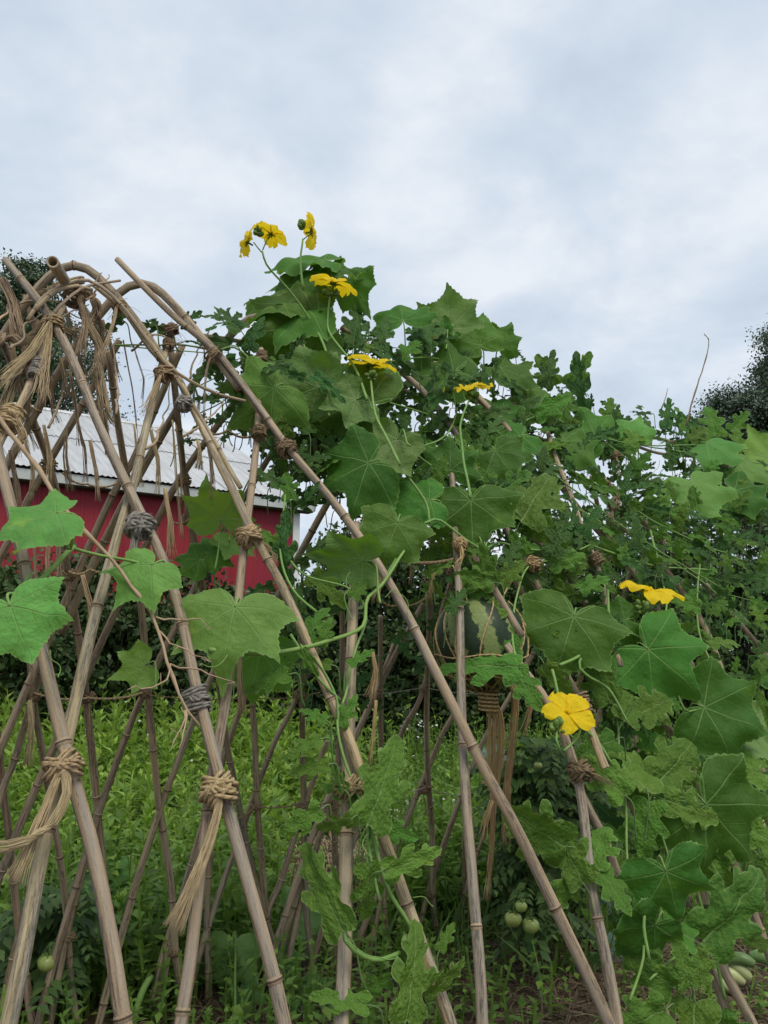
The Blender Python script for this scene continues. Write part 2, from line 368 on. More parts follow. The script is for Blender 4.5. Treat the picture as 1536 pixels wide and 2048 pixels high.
for sgn, y0, y1 in ((1, 0.0, 4.8), (-1, 9.6, 4.8)):
    b = MB(); b.add([(.0, y0, EZ - .17), (.0, y1, RZ - .17), (.0, y1, RZ - .02), (.0, y0, EZ - .02), (-.04, y0, EZ - .17), (-.04, y1, RZ - .17), (-.04, y1, RZ - .02), (-.04, y0, EZ - .02)],
          [(0, 1, 2, 3), (7, 6, 5, 4), (0, 4, 5, 1), (3, 2, 6, 7)]); bpart(b, 'rake_board', M_FASC)
def siding(x0, x1, z1):   # ribbed sheet, front wall
    b = MB(); prof = []; x = x0
    while x < x1 - .01:
        prof += [(x, 0), (x + .16, 0), (x + .175, .011), (x + .215, .011), (x + .23, 0)]; x += .23
    V = []; F = []
    for (x, d) in prof: V += [(x, .29 - d, 0), (x, .29 - d, z1)]
    for i in range(len(prof) - 1): F.append((2 * i, 2 * i + 2, 2 * i + 3, 2 * i + 1))
    b.add(V, F); return bpart(b, 'siding_panel', M_RED)
for i in range(16): siding(-.2 - .92 * (i + 1) + .002, -.2 - .92 * i, EZ - .17)
b = MB(); b.add([(-.24, .3, 0), (-.24, 9.3, 0), (-.24, 9.3, EZ - .1), (-.24, 4.8, RZ - .15), (-.24, .3, EZ - .1)], [(0, 1, 2, 3, 4)]); bpart(b, 'gable_wall', M_RED)
b = MB(); b.add([(-LEN + .1, 9.3, 0), (-.24, 9.3, 0), (-.24, 9.3, EZ - .1), (-LEN + .1, 9.3, EZ - .1)], [(1, 0, 3, 2)]); bpart(b, 'rear_wall', M_RED)
b = MB(); b.box((-.36, .255, 0), (-.215, .285, EZ - .19)); b.box((-.232, .287, 0), (-.205, .42, EZ - .19)); bpart(b, 'corner_board', M_WHITE)

# ------------------------------------------------------------------ leaf clouds
LT = (np.array([(0, 0, 0), (.30, .42, .07), (0, .46, 0), (-.30, .42, .07), (0, 1, -.10)]), np.array([(0, 1, 2), (0, 2, 3), (1, 4, 2), (2, 4, 3)]))
LN = (np.array([(0, 0, 0), (.16, .45, .05), (-.16, .45, .05), (0, 1, -.12)]), np.array([(0, 1, 2), (1, 3, 2)]))
BL = (np.array([(-.03, 0, 0), (.03, 0, 0), (-.026, .4, .05), (.026, .4, .05), (-.017, .75, .02), (.017, .75, .02), (0, 1, -.16)]), np.array([(0, 1, 3), (0, 3, 2), (2, 3, 5), (2, 5, 4), (4, 5, 6)]))
ST = (np.array([(-.012, 0, 0), (.012, 0, 0), (.006, 1, 0), (-.006, 1, 0)]), np.array([(0, 1, 2), (0, 2, 3)]))
def norm(a): return a / np.maximum(1e-9, np.linalg.norm(a, axis=1, keepdims=True))
def cloud(parts, name, mat, parent=None, **k):
    """parts: list of (template, P, Y, Z, size); one mesh of many small leaves"""
    VV, FF, RR = [], [], []; base = 0
    for (tv, tf), P, Y, Z, S in parts:
        P = np.asarray(P, float); n = len(P)
        if n == 0: continue
        Y = norm(np.asarray(Y, float)); X = norm(np.cross(Y, np.asarray(Z, float))); Zz = np.cross(X, Y)
        S = np.asarray(S, float); S = S[:, None] if S.ndim == 1 else S
        S3 = S if S.shape[1] == 3 else np.repeat(S, 3, 1)
        t = tv[None] * S3[:, None, :]
        V = P[:, None, :] + t[:, :, 0:1] * X[:, None, :] + t[:, :, 1:2] * Y[:, None, :] + t[:, :, 2:3] * Zz[:, None, :]
        F = tf[None] + (np.arange(n) * len(tv))[:, None, None] + base
        VV.append(V.reshape(-1, 3)); FF.append(F.reshape(-1, 3)); base += n * len(tv)
        RR.append(np.repeat(nrg.random(n), len(tv)))
    V = np.concatenate(VV); F = np.concatenate(FF); r = np.concatenate(RR)
    m = bpy.data.meshes.new(name); m.vertices.add(len(V)); m.loops.add(F.size); m.polygons.add(len(F))
    m.vertices.foreach_set('co', V.ravel()); m.loops.foreach_set('vertex_index', F.ravel().astype(np.int32))
    m.polygons.foreach_set('loop_start', np.arange(0, F.size, 3, dtype=np.int32))
    a = m.attributes.new('rnd', 'FLOAT', 'POINT'); a.data.foreach_set('value', r.astype(np.float32))
    m.materials.append(mat); m.update(calc_edges=True)
    return link(bpy.data.objects.new(name, m), parent=parent, **k)
def rdir(n): return norm(nrg.normal(size=(n, 3)))
M_BARK = simple_mat('bark', (.05, .04, .032), (.11, .09, .07), 14, .9, .01)
M_TREE = cloud_mat('tree_foliage', (.055, .088, .048), (.11, .165, .08), .12, (.06, .12, .03))
M_TREER = cloud_mat('oak_foliage', (.065, .10, .072), (.125, .175, .11), .12, (.06, .12, .03))  # distance haze put into the leaf colour as a lighter, bluer green
M_HEDGE = cloud_mat('hedge_foliage', (.034, .066, .022), (.09, .15, .042), .15, (.07, .14, .03))
M_HEDGED = cloud_mat('dark_hedge_foliage', (.026, .050, .019), (.07, .115, .034), .12, (.05, .1, .02))
def blobs(center, rad, ncl, nper, cl, size, flat=.5):
    c = np.array(center); rad = np.array(rad); P = []; 
    d = rdir(ncl) * (nrg.random((ncl, 1)) ** .38) * rad + c
    k = nrg.integers(0, ncl, ncl * nper); off = nrg.normal(size=(ncl * nper, 3)) * cl * (.6 + .8 * nrg.random((ncl, 1)))[k]
    off[:, 2] *= .7
    P = d[k] + off; n = len(P)
    Y = rdir(n); Y[:, 2] -= .25; Z = rdir(n) * (1 - flat) + np.array([0, 0, 1]) * flat + (P - c) / rad.max() * .4
    return (LN if size < .05 else LT, P, Y, Z, size * (.6 + .8 * nrg.random(n))), d
def tree(name, base, label, group, crowns, mat, trunk_r, size, lean=0):
    t = thing(name, base, label, 'tree', group); B = Vector(base); parts = []; b = MB()
    top = Vector(crowns[0][0]); 
    b.tube(crom([B - Vector((0, 0, .1)), B.lerp(top, .35) + Vector((.15, 0, .3)), B.lerp(top, .7), top], 6), [trunk_r * (1 - .85 * i / 18) for i in range(19)], 9)
    for (c, r, ncl, nper, cl) in crowns:
        p, d = blobs(c, r, ncl, nper, cl, size); parts.append(p)
        for q in d[::2]:
            q = Vector(q); h = min(.95, max(.25, (q.z - B.z) / (top.z - B.z + .01) * .7)); s = B.lerp(top, h); m = s.lerp(q, .5) + Vector((0, 0, -.1 * (q - s).length))
            L = (q - s).length; b.tube(crom([s, m, q], 4), [max(.012, trunk_r * .34 * (1 - h) * (1 - .85 * i / 8) + .012) for i in range(9)], 5)
    b.obj('trunk', M_BARK, t); cloud(parts, 'crown', mat, t)
    return t
# the dark tree left beyond the barn, the smaller one beside it, the oak at the right
def ell(px, py, d, rx, rz, ncl, nper, cl): 
    p = at(px, py, d); return ((p.x, p.y, p.z), (rx, rx, rz), ncl, nper, cl)
p = gnd(30, 1420)
tree('evergreen_tree', (at(40, 900, 26).x, at(40, 900, 26).y, 0), 'dark leafy tree rising beyond the barn roof at upper left', 'trees beyond the trellis',
     [ell(55, 610, 26, 1.1, 1.7, 45, 340, .26), ell(-20, 720, 26, 2.2, 2.2, 65, 340, .32), ell(95, 750, 26.3, 1.9, 2.1, 65, 340, .32), ell(60, 860, 27, 3.0, 1.6, 60, 260, .4)], M_TREE, .3, .105)
tree('oak_tree', (at(1560, 900, 24).x, at(1560, 900, 24).y, 0), 'dark oak tree behind the right end of the trellis', 'trees beyond the trellis',
     [ell(1590, 760, 24, 1.5, 1.9, 80, 380, .24), ell(1475, 850, 24, 1.35, 1.1, 70, 380, .22), ell(1570, 960, 24, 2.2, 1.6, 80, 300, .32), ell(1440, 985, 25, 1.0, 1.1, 40, 260, .28)], M_TREER, .35, .095)
# shrubs in a loose hedge between the barn and the trellis
def shrub(px, d, wpx, ytop, ncl, nper, mat, label, sz=.075):
    base = at(px, 1300, d); base.z = 0; h = at(px, ytop, d).z; rx = wpx * d / FPX / 2
    t = thing('shrub', base, label, 'shrub', 'shrubs of the dark hedge behind the trellis'); b = MB(); parts = []
    p, dd = blobs((base.x, base.y, h * .52), (rx, rx * .8, h * .50), ncl, nper, .12, sz, .35); parts.append(p)
    for q in dd[::3]: b.tube(crom([base, base.lerp(Vector(q), .5) + Vector((0, 0, .15)), Vector(q)], 4), [.02 * (1 - .8 * i / 8) for i in range(9)], 5)
    b.obj('stems', M_BARK, t); cloud(parts, 'foliage', mat, t)
SH = 'dark green leafy shrub in the hedge '
for a in [(20, 8.2, 330, 1105, 130, 110, M_HEDGE, SH + 'at the far left'),
          (215, 8.0, 270, 1085, 130, 110, M_HEDGED, SH + 'below the two small young leaves'),
          (390, 8.6, 240, 1120, 120, 110, M_HEDGED, SH + 'behind the broad pale leaf'),
          (560, 9.0, 220, 1165, 110, 110, M_HEDGED, SH + 'at the foot of the white barn corner'),
          (730, 8.8, 270, 1035, 150, 120, M_HEDGED, SH + 'just right of the barn'),
          (905, 9.2, 270, 1045, 150, 120, M_HEDGED, SH + 'behind the hanging watermelon'),
          (1090, 9.6, 290, 1030, 150, 120, M_HEDGE, SH + 'right of the watermelon'),
          (1290, 10.0, 320, 1010, 150, 120, M_HEDGED, SH + 'behind the rightmost yellow flower'),
          (1490, 10.2, 340, 1000, 150, 120, M_HEDGED, SH + 'below the oak tree at the right'),
          (1700, 10.6, 340, 1000, 100, 110, M_HEDGED, SH + 'at the right frame edge')]: shrub(*a)

# ------------------------------------------------------------------ weeds and grass
M_WEED = cloud_mat('weed_foliage', (.105, .19, .034), (.25, .37, .065), .34, (.3, .5, .05))
M_WEED2 = cloud_mat('tall_weed_foliage', (.085, .16, .032), (.20, .32, .06), .32, (.26, .46, .05))
M_GRASS = cloud_mat('grass_blades', (.07, .13, .03), (.15, .24, .065), .3, (.2, .4, .05))
M_STRAW = cloud_mat('straw', (.20, .15, .095), (.42, .33, .21), 0, rough=.85)
M_LITTER = cloud_mat('litter', (.08, .06, .04), (.22, .165, .105), 0, rough=.9)
def region(n, x0, x1, d0, d1, dens=None):
    """random ground points spread over a wedge of the view"""
    d = d0 + (d1 - d0) * nrg.random(n) ** .8; x = (x0 + (x1 - x0) * nrg.random(n) - 768) / FPX * d
    return np.stack([x, d, np.zeros(n)], 1)
def inside(P): 
    q = P - np.array(TO); return (q[:, :2] @ np.array(TN)[:2])
def clear(P):
    c = gnd(660, 1770); x = P[:, 0] / P[:, 1] * FPX + 768
    return ~((x > 575) & (x < 745) & (P[:, 1] < c.y + .45) & (P[:, 1] > 3.2))
def weeds(B, H, nodes, lsz, tpl, up=.35):
    n = len(B); parts = []; az0 = nrg.random(n) * 6.28
    lean = np.concatenate([nrg.normal(size=(n, 2)) * .14, np.ones((n, 1))], 1)
    parts.append((ST, B, lean, rdir(n), np.stack([np.ones(n) * .6, H * np.linalg.norm(lean, axis=1), np.ones(n)], 1)))
    for k in range(nodes):
        f = .2 + .8 * (k + .5) / nodes
        for j in range(2):
            a = az0 + k * 2.0 + j * 3.14 + nrg.normal(size=n) * .4
            d = np.stack([np.cos(a), np.sin(a), up + nrg.normal(size=n) * .35 + (.6 if k == nodes - 1 else 0)], 1)
            P = B + lean * (H * f)[:, None]; z = np.stack([-np.cos(a) * .3, -np.sin(a) * .3, np.ones(n)], 1)
            parts.append((tpl, P, d, z, lsz * (1.1 - .45 * f) * (.7 + .6 * nrg.random(n)) * (H / .6) ** .4))
    return parts
def field(n, x0, x1, d0, d1):
    P = region(n, x0, x1, d0, d1); q = inside(P); return P[(q > 2.0) & clear(P)]
B1 = field(3000, -120, 800, 4.2, 8.0); B1 = B1[(B1[:, 0] / B1[:, 1] * FPX + 768) < 560 + 240 * nrg.random(len(B1)) ** 2]; H1 = (.26 + .30 * nrg.random(len(B1))) * (.62 + .24 * np.maximum(0, B1[:, 1] - 3.6))
k1 = nrg.random(len(B1)); a1, b1, c1 = k1 < .4, (k1 >= .4) & (k1 < .72), k1 >= .72
cloud(weeds(B1[a1], H1[a1], 8, .095, LT) + weeds(B1[b1], H1[b1] * 1.15, 9, .12, LN, .6) + weeds(B1[c1], H1[c1] * .8, 5, .16, LT, .15), 'weeds', M_WEED, label='bright green leafy weeds filling the ground behind the trellis', cat='weeds', kind='stuff')
B2 = field(1900, 400, 1650, 4.6, 8.6); H2 = (.22 + .32 * nrg.random(len(B2))) * (.6 + .14 * (B2[:, 1] - 3.4))
cloud(weeds(B2, H2, 9, .085, LN), 'tall_weeds', M_WEED2, label='narrow-leaved green weeds in the middle behind the trellis', cat='weeds', kind='stuff')
B3 = region(1500, -150, 1700, 2.5, 4.6); q3 = inside(B3); B3 = B3[(q3 > .1) & (nrg.random(len(B3)) < np.where(B3[:, 0] < .3, .9, .35))]; H3 = .08 + .22 * nrg.random(len(B3)) ** 1.6
cloud(weeds(B3, H3, 5, .075, LT, .2), 'low_herbs', M_WEED2, label='low green herbs on the soil under the trellis', cat='herbs', kind='stuff')
B4 = region(1500, -120, 1150, 3.0, 5.2); q4 = inside(B4); B4 = B4[(q4 > 1.75) & (q4 < 2.7) & clear(B4)]; H4 = .25 + .5 * nrg.random(len(B4)) ** 1.5; k4 = nrg.random(len(B4)) < .5
cloud(weeds(B4[k4], H4[k4], 9, .10, LN, .5) + weeds(B4[~k4], H4[~k4] * .8, 7, .095, LT), 'rank_weeds', M_WEED2, label='rank green weeds growing up around the feet of the far poles', cat='weeds', kind='stuff')
P = region(30000, -150, 1700, 3.2, 10); q = inside(P); keep = (q > 1.1) & clear(P) & (nrg.random(len(P)) < np.clip((q - .9) * .6, 0, 1)); P = P[keep]; n = len(P)
Y = np.concatenate([nrg.normal(size=(n, 2)) * .45, np.ones((n, 1))], 1)
cloud([(BL, P, Y, rdir(n), np.stack([np.ones(n) * .20, (.12 + .3 * nrg.random(n) ** 1.5), np.ones(n) * .4], 1))], 'grass', M_GRASS, label='rough grass growing between the weeds', cat='grass', kind='stuff')
P = region(9000, 300, 1700, 2.2, 4.6); n = len(P); P[:, 2] = .004 + .02 * nrg.random(n)
Y = np.concatenate([nrg.normal(size=(n, 2)), nrg.normal(size=(n, 1)) * .12], 1)
cloud([(BL, P, Y, np.tile([0, 0, 1.], (n, 1)) + rdir(n) * .4, np.stack([np.ones(n) * .09, .06 + .14 * nrg.random(n), np.ones(n) * .3], 1))], 'straw_litter', M_LITTER, label='brown straw litter on the soil under the trellis', cat='straw', kind='stuff')
c = gnd(665, 1775); n = 5000; P = nrg.normal(size=(n, 3)) * np.array([.26, .22, 0]) + np.array([c.x, c.y, 0])
rr = np.hypot((P[:, 0] - c.x) / .26, (P[:, 1] - c.y) / .22); P[:, 2] = np.maximum(.01, .16 * np.exp(-rr ** 2 / 1.6)) + .03 * nrg.random(n)
Y = np.concatenate([nrg.normal(size=(n, 2)), nrg.normal(size=(n, 1)) * .35], 1)
cloud([(BL, P, Y, np.tile([0, 0, 1.], (n, 1)) + rdir(n) * .4, np.stack([np.ones(n) * .10, .07 + .14 * nrg.random(n), np.ones(n) * .5], 1))], 'straw_mulch', M_STRAW, label='heap of pale dry straw mulch behind the trellis', cat='straw', kind='stuff')
DS = (np.array([(0, 0, 0), (1, 0, .2), (.31, .95, .2), (-.81, .59, .2), (-.81, -.59, .2), (.31, -.95, .2)]), np.array([(0, 1, 2), (0, 2, 3), (0, 3, 4), (0, 4, 5), (0, 5, 1)]))
M_WF = cloud_mat('white_petals', (.62, .62, .58), (.75, .75, .72), .2, (.6, .6, .5))
M_PF = cloud_mat('pink_petals', (.45, .22, .36), (.6, .38, .5), .2, (.5, .3, .4))
P = []
for (px, py, d, sx, n) in [(235, 1450, 6.2, .22, 26), (280, 1490, 6.0, .2, 18), (820, 1610, 4.9, .16, 70), (800, 1640, 4.8, .1, 40), (845, 1450, 7, .1, 20), (600, 1590, 5.5, .3, 14)]:
    c = np.array(at(px, py, d)); P.append(c + nrg.normal(size=(n, 3)) * np.array([sx, .15, sx * .45]))
P = np.concatenate(P); n = len(P)
st = [(ST, np.concatenate([P[:, :2], P[:, 2:] * 0], 1), np.tile([0, 0, 1.], (n, 1)) + nrg.normal(size=(n, 3)) * .01, rdir(n), np.stack([np.ones(n) * .2, P[:, 2], np.ones(n)], 1))]
cloud([(DS, P, rdir(n), np.tile([0, -.3, 1.], (n, 1)) + rdir(n) * .5, .007 + .006 * nrg.random(n))], 'white_wildflowers', M_WF, label='tiny white wildflowers sprinkled in the weeds', cat='wildflowers', kind='stuff')
P = np.array([at(*a) for a in [(782, 1888, 3.9), (795, 1925, 3.8), (765, 1845, 4.0), (146, 1712, 4.8), (150, 1720, 4.8), (894, 1840, 4.0)]]); n = len(P)
for p, cl in zip(P, ['pink clover head in the grass right of the central upright pole, middle height', 'lowest pink clover head, right of the central upright pole', 'highest pink clover head right of the central upright pole', 'left one of two pink clover heads between the left crossings', 'right one of two pink clover heads between the left crossings', 'pink clover head left of the black-bottomed upright pole']):
    c = rdir(24) * .013 + p
    t = thing('clover_flower', (p[0], p[1], 0), cl, 'flower', 'pink clover heads')
    cloud([(LN, c, c - p, rdir(24), np.ones(24) * .013)], 'flower_head', M_PF, t)
    b = MB(); b.tube([(p[0], p[1], 0), p], .0015, 4); b.obj('stalk', M_STEMD, t)

# ------------------------------------------------------------------ bamboo poles
ringm = {}
def ring_mesh():
    if 'm' not in ringm:
        b = MB(); V = []; F = []; C = []; prof = [(-.42, .985), (-.24, 1.06), (-.09, 1.17), (0, 1.06), (.08, 1.19), (.24, 1.08), (.44, .985)]; n = 14
        for (z, r) in prof:
            for k in range(n):
                a = 2 * math.pi * k / n; V.append((r * math.cos(a), r * math.sin(a), z)); C.append((math.cos(a), math.sin(a), z))
        for i in range(len(prof) - 1):
            for k in range(n): F.append((i * n + k, i * n + (k + 1) % n, (i + 1) * n + (k + 1) % n, (i + 1) * n + k))
        b.add(V, F, C); ringm['m'] = b.mesh('node_ring', M_NODE)
    return ringm['m']
POLES = []
def pole(P, r0, r1, mat, label, group=None, cat='bamboo pole', node=.27, wob=.004, hollow=False, phase=None):
    """P: world points top to bottom; r0 top radius, r1 bottom radius"""
    P = resample(crom(P, 8), .035); n = len(P); sd = rng.random() * 50
    P = [p + Vector((noise.noise(Vector((i * .035, sd, 0))), noise.noise(Vector((i * .035, sd, 9))), 0)) * wob for i, p in enumerate(P)]
    t = thing('bamboo_pole', P[-1], label, cat, group)
    rad = [r0 + (r1 - r0) * (i / (n - 1)) for i in range(n)]
    # node positions
    L = 0; nx = (phase if phase is not None else rng.random()) * node; nodes = []
    for i in range(1, n):
        L += (P[i] - P[i - 1]).length
        if L > nx: nodes.append(i); nx = L + node * (.8 + .45 * rng.random())
    kx, ky = 0.0, 0.0; last = 0; kn = [(0, 0.0, 0.0)] + [(i, rng.gauss(0, .0016), rng.gauss(0, .0016)) for i in nodes] + [(n, 0.0, 0.0)]
    for (i0, a0, c0), (i1, a1, c1) in zip(kn, kn[1:]):
        for i in range(i0, min(i1, n)): f = (i - i0) / max(1, i1 - i0); P[i] = P[i] + Vector((a0 + (a1 - a0) * f, c0 + (c1 - c0) * f, 0))
    rad = [r * (1 + .05 * noise.noise(Vector((i * .12, sd, 3)))) for i, r in enumerate(rad)]
    b = MB(); seg = 12 if r1 > .013 else 8
    b.tube(P, rad, seg, True, sd)
    if hollow:
        d = (P[-1] - P[-2]).normalized(); X = d.orthogonal().normalized(); Y = d.cross(X); V = []; r = rad[-1]
        b.f.pop()     # open end with a wall and a dark bore
        for rr, dd in ((r, 0), (r * .72, .001), (r * .68, -.06)):
            for k in range(seg): a = 2 * math.pi * k / seg; V.append(P[-1] + d * dd + (X * math.cos(a) + Y * math.sin(a)) * rr)
        F = [(j * seg + k, j * seg + (k + 1) % seg, (j + 1) * seg + (k + 1) % seg, (j + 1) * seg + k) for j in range(2) for k in range(seg)] + [tuple(2 * seg + k for k in range(seg))]
        b.add(V, F)
    b.obj('culm', mat, t)
    for i in nodes:
        if i >= n - 1: continue
        d = (P[i + 1] - P[i - 1]).normalized(); q = d.to_track_quat('Z', 'Y').to_matrix().to_4x4(); r = rad[i]
        link(bpy.data.objects.new('node_ring', ring_mesh()), parent=t, M=Matrix.Translation(P[i]) @ q @ Matrix.Diagonal((r * 1.01, r * 1.01, max(.013, r * .8), 1)))
    POLES.append(P); return t
def along(px, fn, off, ground=True, up=0):
    """pixel polyline laid on the tunnel; optionally carried on down to the soil"""
    sz = []
    for (x, y) in px:
        s, u, z = suz(hit(x, y, fn)); sz.append((s, z, u))
    if ground and sz[-1][1] > .02:
        k = max(0, len(sz) - 3); ds = (sz[-1][0] - sz[k][0]) / (sz[-1][1] - sz[k][1]); s, z, u = sz[-1]
        for f in (.5, 1.0): z2 = z + (-.06 - z) * f; sz.append((s + ds * (z2 - z), z2, fn(z2)))
    sg = -1 if fn is un else 1
    out = []
    for s, z, u in sz:
        e = .02; nn = Vector((1, fn(z) - fn(z + e), 0)).normalized() if False else None
        k = (fn(min(z, TH - .03) + e) - fn(min(z, TH - .03))) / e; nv = (TN * sg + Vector((0, 0, -k * sg))); nv.normalize()
        out.append(W3(s, u, z) + nv * off)
    return out
PN = 'weathered bamboo pole '
G1 = 'poles of the near side of the bamboo trellis'
NEARP = [ # pixels top to bottom, top radius, bottom radius, offset, material, label
 ([(8, 532), (95, 650), (150, 760), (190, 860), (255, 1000), (330, 1165), (385, 1385), (437, 1575), (495, 1800), (555, 2048)], .0135, .0195, .018, M_BAM, 'long grey-tan bamboo pole slanting from the top left corner through the big knotted lashing'),
 ([(34, 548), (108, 645), (163, 755), (202, 862), (262, 995), (300, 1075)], .009, .012, .004, M_BAM, 'thinner bamboo pole lashed along the upper part of the leftmost long pole'),
 ([(-40, 780), (0, 960), (30, 1085), (85, 1345), (130, 1535), (175, 1690), (212, 1860), (243, 2048)], .015, .020, .018, M_BAM, 'thick black-stained bamboo pole at the lower left, right leg of the leftmost crossing'),
 ([(345, 660), (322, 760), (300, 845), (272, 965), (240, 1075), (195, 1240), (158, 1400), (125, 1545), (85, 1720), (22, 2048)], .0125, .0205, -.014, M_BAM, 'mottled bamboo pole leaning left from the middle lashing down to the lower left corner'),
 ([(182, 578), (245, 632), (300, 710), (345, 755), (372, 812), (425, 925), (458, 990), (500, 1080), (545, 1160), (590, 1255), (640, 1378), (690, 1492), (735, 1620), (790, 1775), (835, 1900), (888, 2048)], .0105, .017, .016, M_BAMY, 'straw-coloured bamboo pole slanting from the bundled top to the bottom centre'),
 ([(252, 650), (310, 722), (360, 795), (440, 940), (470, 990)], .005, .0075, .026, M_BAMY, 'thin cane split alongside the straw-coloured pole near its top'),
 ([(230, 530), (290, 592), (345, 645), (430, 718), (505, 815), (565, 900), (640, 990), (690, 1055), (745, 1135), (800, 1232), (850, 1330), (905, 1435), (960, 1545), (1020, 1655), (1095, 1810), (1205, 2048)], .0105, .0185, .018, M_BAM, 'longest smooth bamboo pole, from the free tip against the sky to the bottom right'),
 ([(372, 640), (440, 705), (535, 842), (600, 920), (668, 1000)], .010, .012, -.004, M_BAM, 'shorter bamboo pole bound behind the longest pole below its tip'),
 ([(525, 690), (519, 850), (508, 960), (492, 1095), (478, 1240), (457, 1400), (430, 1560), (402, 1800), (370, 2048)], .012, .0175, -.014, M_BAM, 'black-streaked bamboo pole standing left of centre, crossing under the knotted lashing'),
 ([(717, 1040), (715, 1110), (710, 1220), (705, 1400), (701, 1700), (697, 2048)], .0125, .0155, -.016, M_BAM, 'nearly upright bamboo pole at the centre below the large leaves'),
 ([(908, 900), (915, 1000), (925, 1180), (932, 1370), (943, 1570), (960, 1790), (978, 2048)], .0115, .0165, -.016, M_BAM, 'upright bamboo pole with a blackened lower half, in front of the watermelon'),
 ([(690, 640), (760, 690), (870, 785), (960, 920), (1030, 1050), (1075, 1135), (1120, 1215), (1165, 1290)], .0125, .0155, -.03, M_BAM, 'bamboo pole running down from the ridge behind the flower right of centre'),
 ([(1010, 1290), (1045, 1340), (1090, 1400), (1130, 1480), (1160, 1590), (1182, 1765), (1205, 1880), (1233, 2048)], .0135, .0165, .004, M_BAM, 'bamboo pole going under the yellow flower to the bottom right, knotted halfway'),
 ([(1100, 1020), (1145, 1065), (1192, 1122), (1238, 1195), (1290, 1262), (1350, 1362), (1412, 1450), (1452, 1535), (1540, 1720)], .0145, .018, .012, M_BAM, 'stout tan bamboo pole descending right of the large right-hand leaf'),
 ([(1060, 1080), (1120, 1190), (1162, 1268), (1210, 1350), (1262, 1460), (1320, 1570), (1375, 1672), (1450, 1800), (1525, 2000)], .013, .017, .008, M_BAMF, 'reddish brown bamboo pole between the melon leaves at the right'),
 ([(1095, 830), (1185, 870), (1225, 910), (1260, 938), (1322, 1002), (1380, 1062), (1440, 1120), (1536, 1230)], .0135, .0165, .016, M_BAM, 'pale bamboo pole leaving the ridge at the upper right'),
 ([(1130, 895), (1168, 941), (1220, 1003), (1276, 1062), (1330, 1130), (1375, 1205), (1420, 1275), (1486, 1374), (1560, 1480)], .0135, .017, .012, M_BAM, 'pale bamboo pole with lashed joints just below the upper right pole'),
 ([(1100, 860), (1120, 925), (1148, 995), (1172, 1068), (1200, 1130), (1226, 1230), (1248, 1330)], .011, .013, -.012, M_BAMF, 'dark bamboo pole ending bluntly behind the leaf at the right'),
 ([(1130, 1400), (1160, 1460), (1178, 1510), (1191, 1543)], .0135, .0145, .03, M_BAMY, 'short sawn-off bamboo with an open hollow end beside the right-hand knot'),
 ([(1158, 1530), (1195, 1610), (1235, 1690), (1290, 1850), (1330, 1960)], .013, .015, .022, M_BAM, 'split bamboo pole joined at the right-hand knot and running under the leaves'),
 ([(940, 1120), (985, 1200), (1032, 1280)], .0125, .0145, .02, M_BAMF, 'short broken bamboo stub in front of the watermelon'),
 ([(130, 605), (88, 700), (50, 790), (15, 855), (-40, 960)], .010, .0125, -.012, M_BAMY, 'yellowish bamboo pole leaning left below the crossing at the upper left'),
 ([(1270, 1000), (1340, 1060), (1400, 1130), (1466, 1232), (1530, 1400), (1560, 1500)], .0125, .0165, .006, M_BAMF, 'dark pole in the shade near the right frame edge'),
 ([(1440, 1720), (1485, 1905), (1522, 1985), (1560, 2060)], .016, .018, -.02, M_BAMF, 'brown bamboo pole at the lower right corner by the cucumbers'),
]
for i, (px, r0, r1, off, mat, lab) in enumerate(NEARP):
    gr = i not in (1, 5, 7, 11, 17, 18, 20)
    if i in (13, 14, 15, 16, 22): off -= .12
    if i in (19, 23): off -= .05
    k_ = 1.0 if i == 9 else .69 if i in (0, 2, 3, 8) else .8
    pole(along(px, un, off, gr), r0 * .86 * (k_ + .05), r1 * .94 * k_, mat, lab, G1, hollow=(i == 18), node=.3 if r1 > .014 else .2)
# far side of the tunnel: thinner, browner poles that cross in diamonds and stand on the soil
LMK = [(60, 'at the left frame edge'), (150, 'behind the fraying pale knot'), (235, 'right of the fraying pale knot'), (330, 'left of the big knotted lashing'), (450, 'behind the big knotted lashing'), (560, 'right of the big knotted lashing'), (640, 'left of the central upright pole'), (720, 'behind the central upright pole'), (800, 'right of the central upright pole'), (890, 'left of the watermelon'), (1010, 'below the watermelon'), (1140, 'behind the lowest yellow flower'), (9999, 'behind the right-hand vines')]
LMU = [(60, 'at the upper left frame edge'), (150, 'below the upper left crossing'), (240, 'under the ridge bundle'), (330, 'above the lumpy grey knot'), (420, 'left of the backlit leaf'), (560, 'by the black-streaked pole'), (9999, 'under the large dark leaves')]
def landmark(x, y):
    return next(t for lim, t in (LMU if y < 1080 and x < 900 else LMK) if x < lim)
ORD = {1: [''], 2: [', left of a pair', ', right of a pair'], 3: [', leftmost of three', ', middle of three', ', rightmost of three']}
ORDW = ['leftmost', 'second from left', 'third from left', 'fourth from left', 'fifth from left', 'sixth from left', 'seventh from left', 'eighth from left', 'ninth from left']
def distinct(keys, xs):
    """labels from keys; those that share a key are told apart from left to right"""
    out = list(keys)
    for k in set(keys):
        ii = sorted([i for i in range(len(keys)) if keys[i] == k], key=lambda i: xs[i])
        for r, i in enumerate(ii): out[i] = k + (ORD[len(ii)][r] if len(ii) in ORD else ', ' + ORDW[min(r, 8)])
    return out
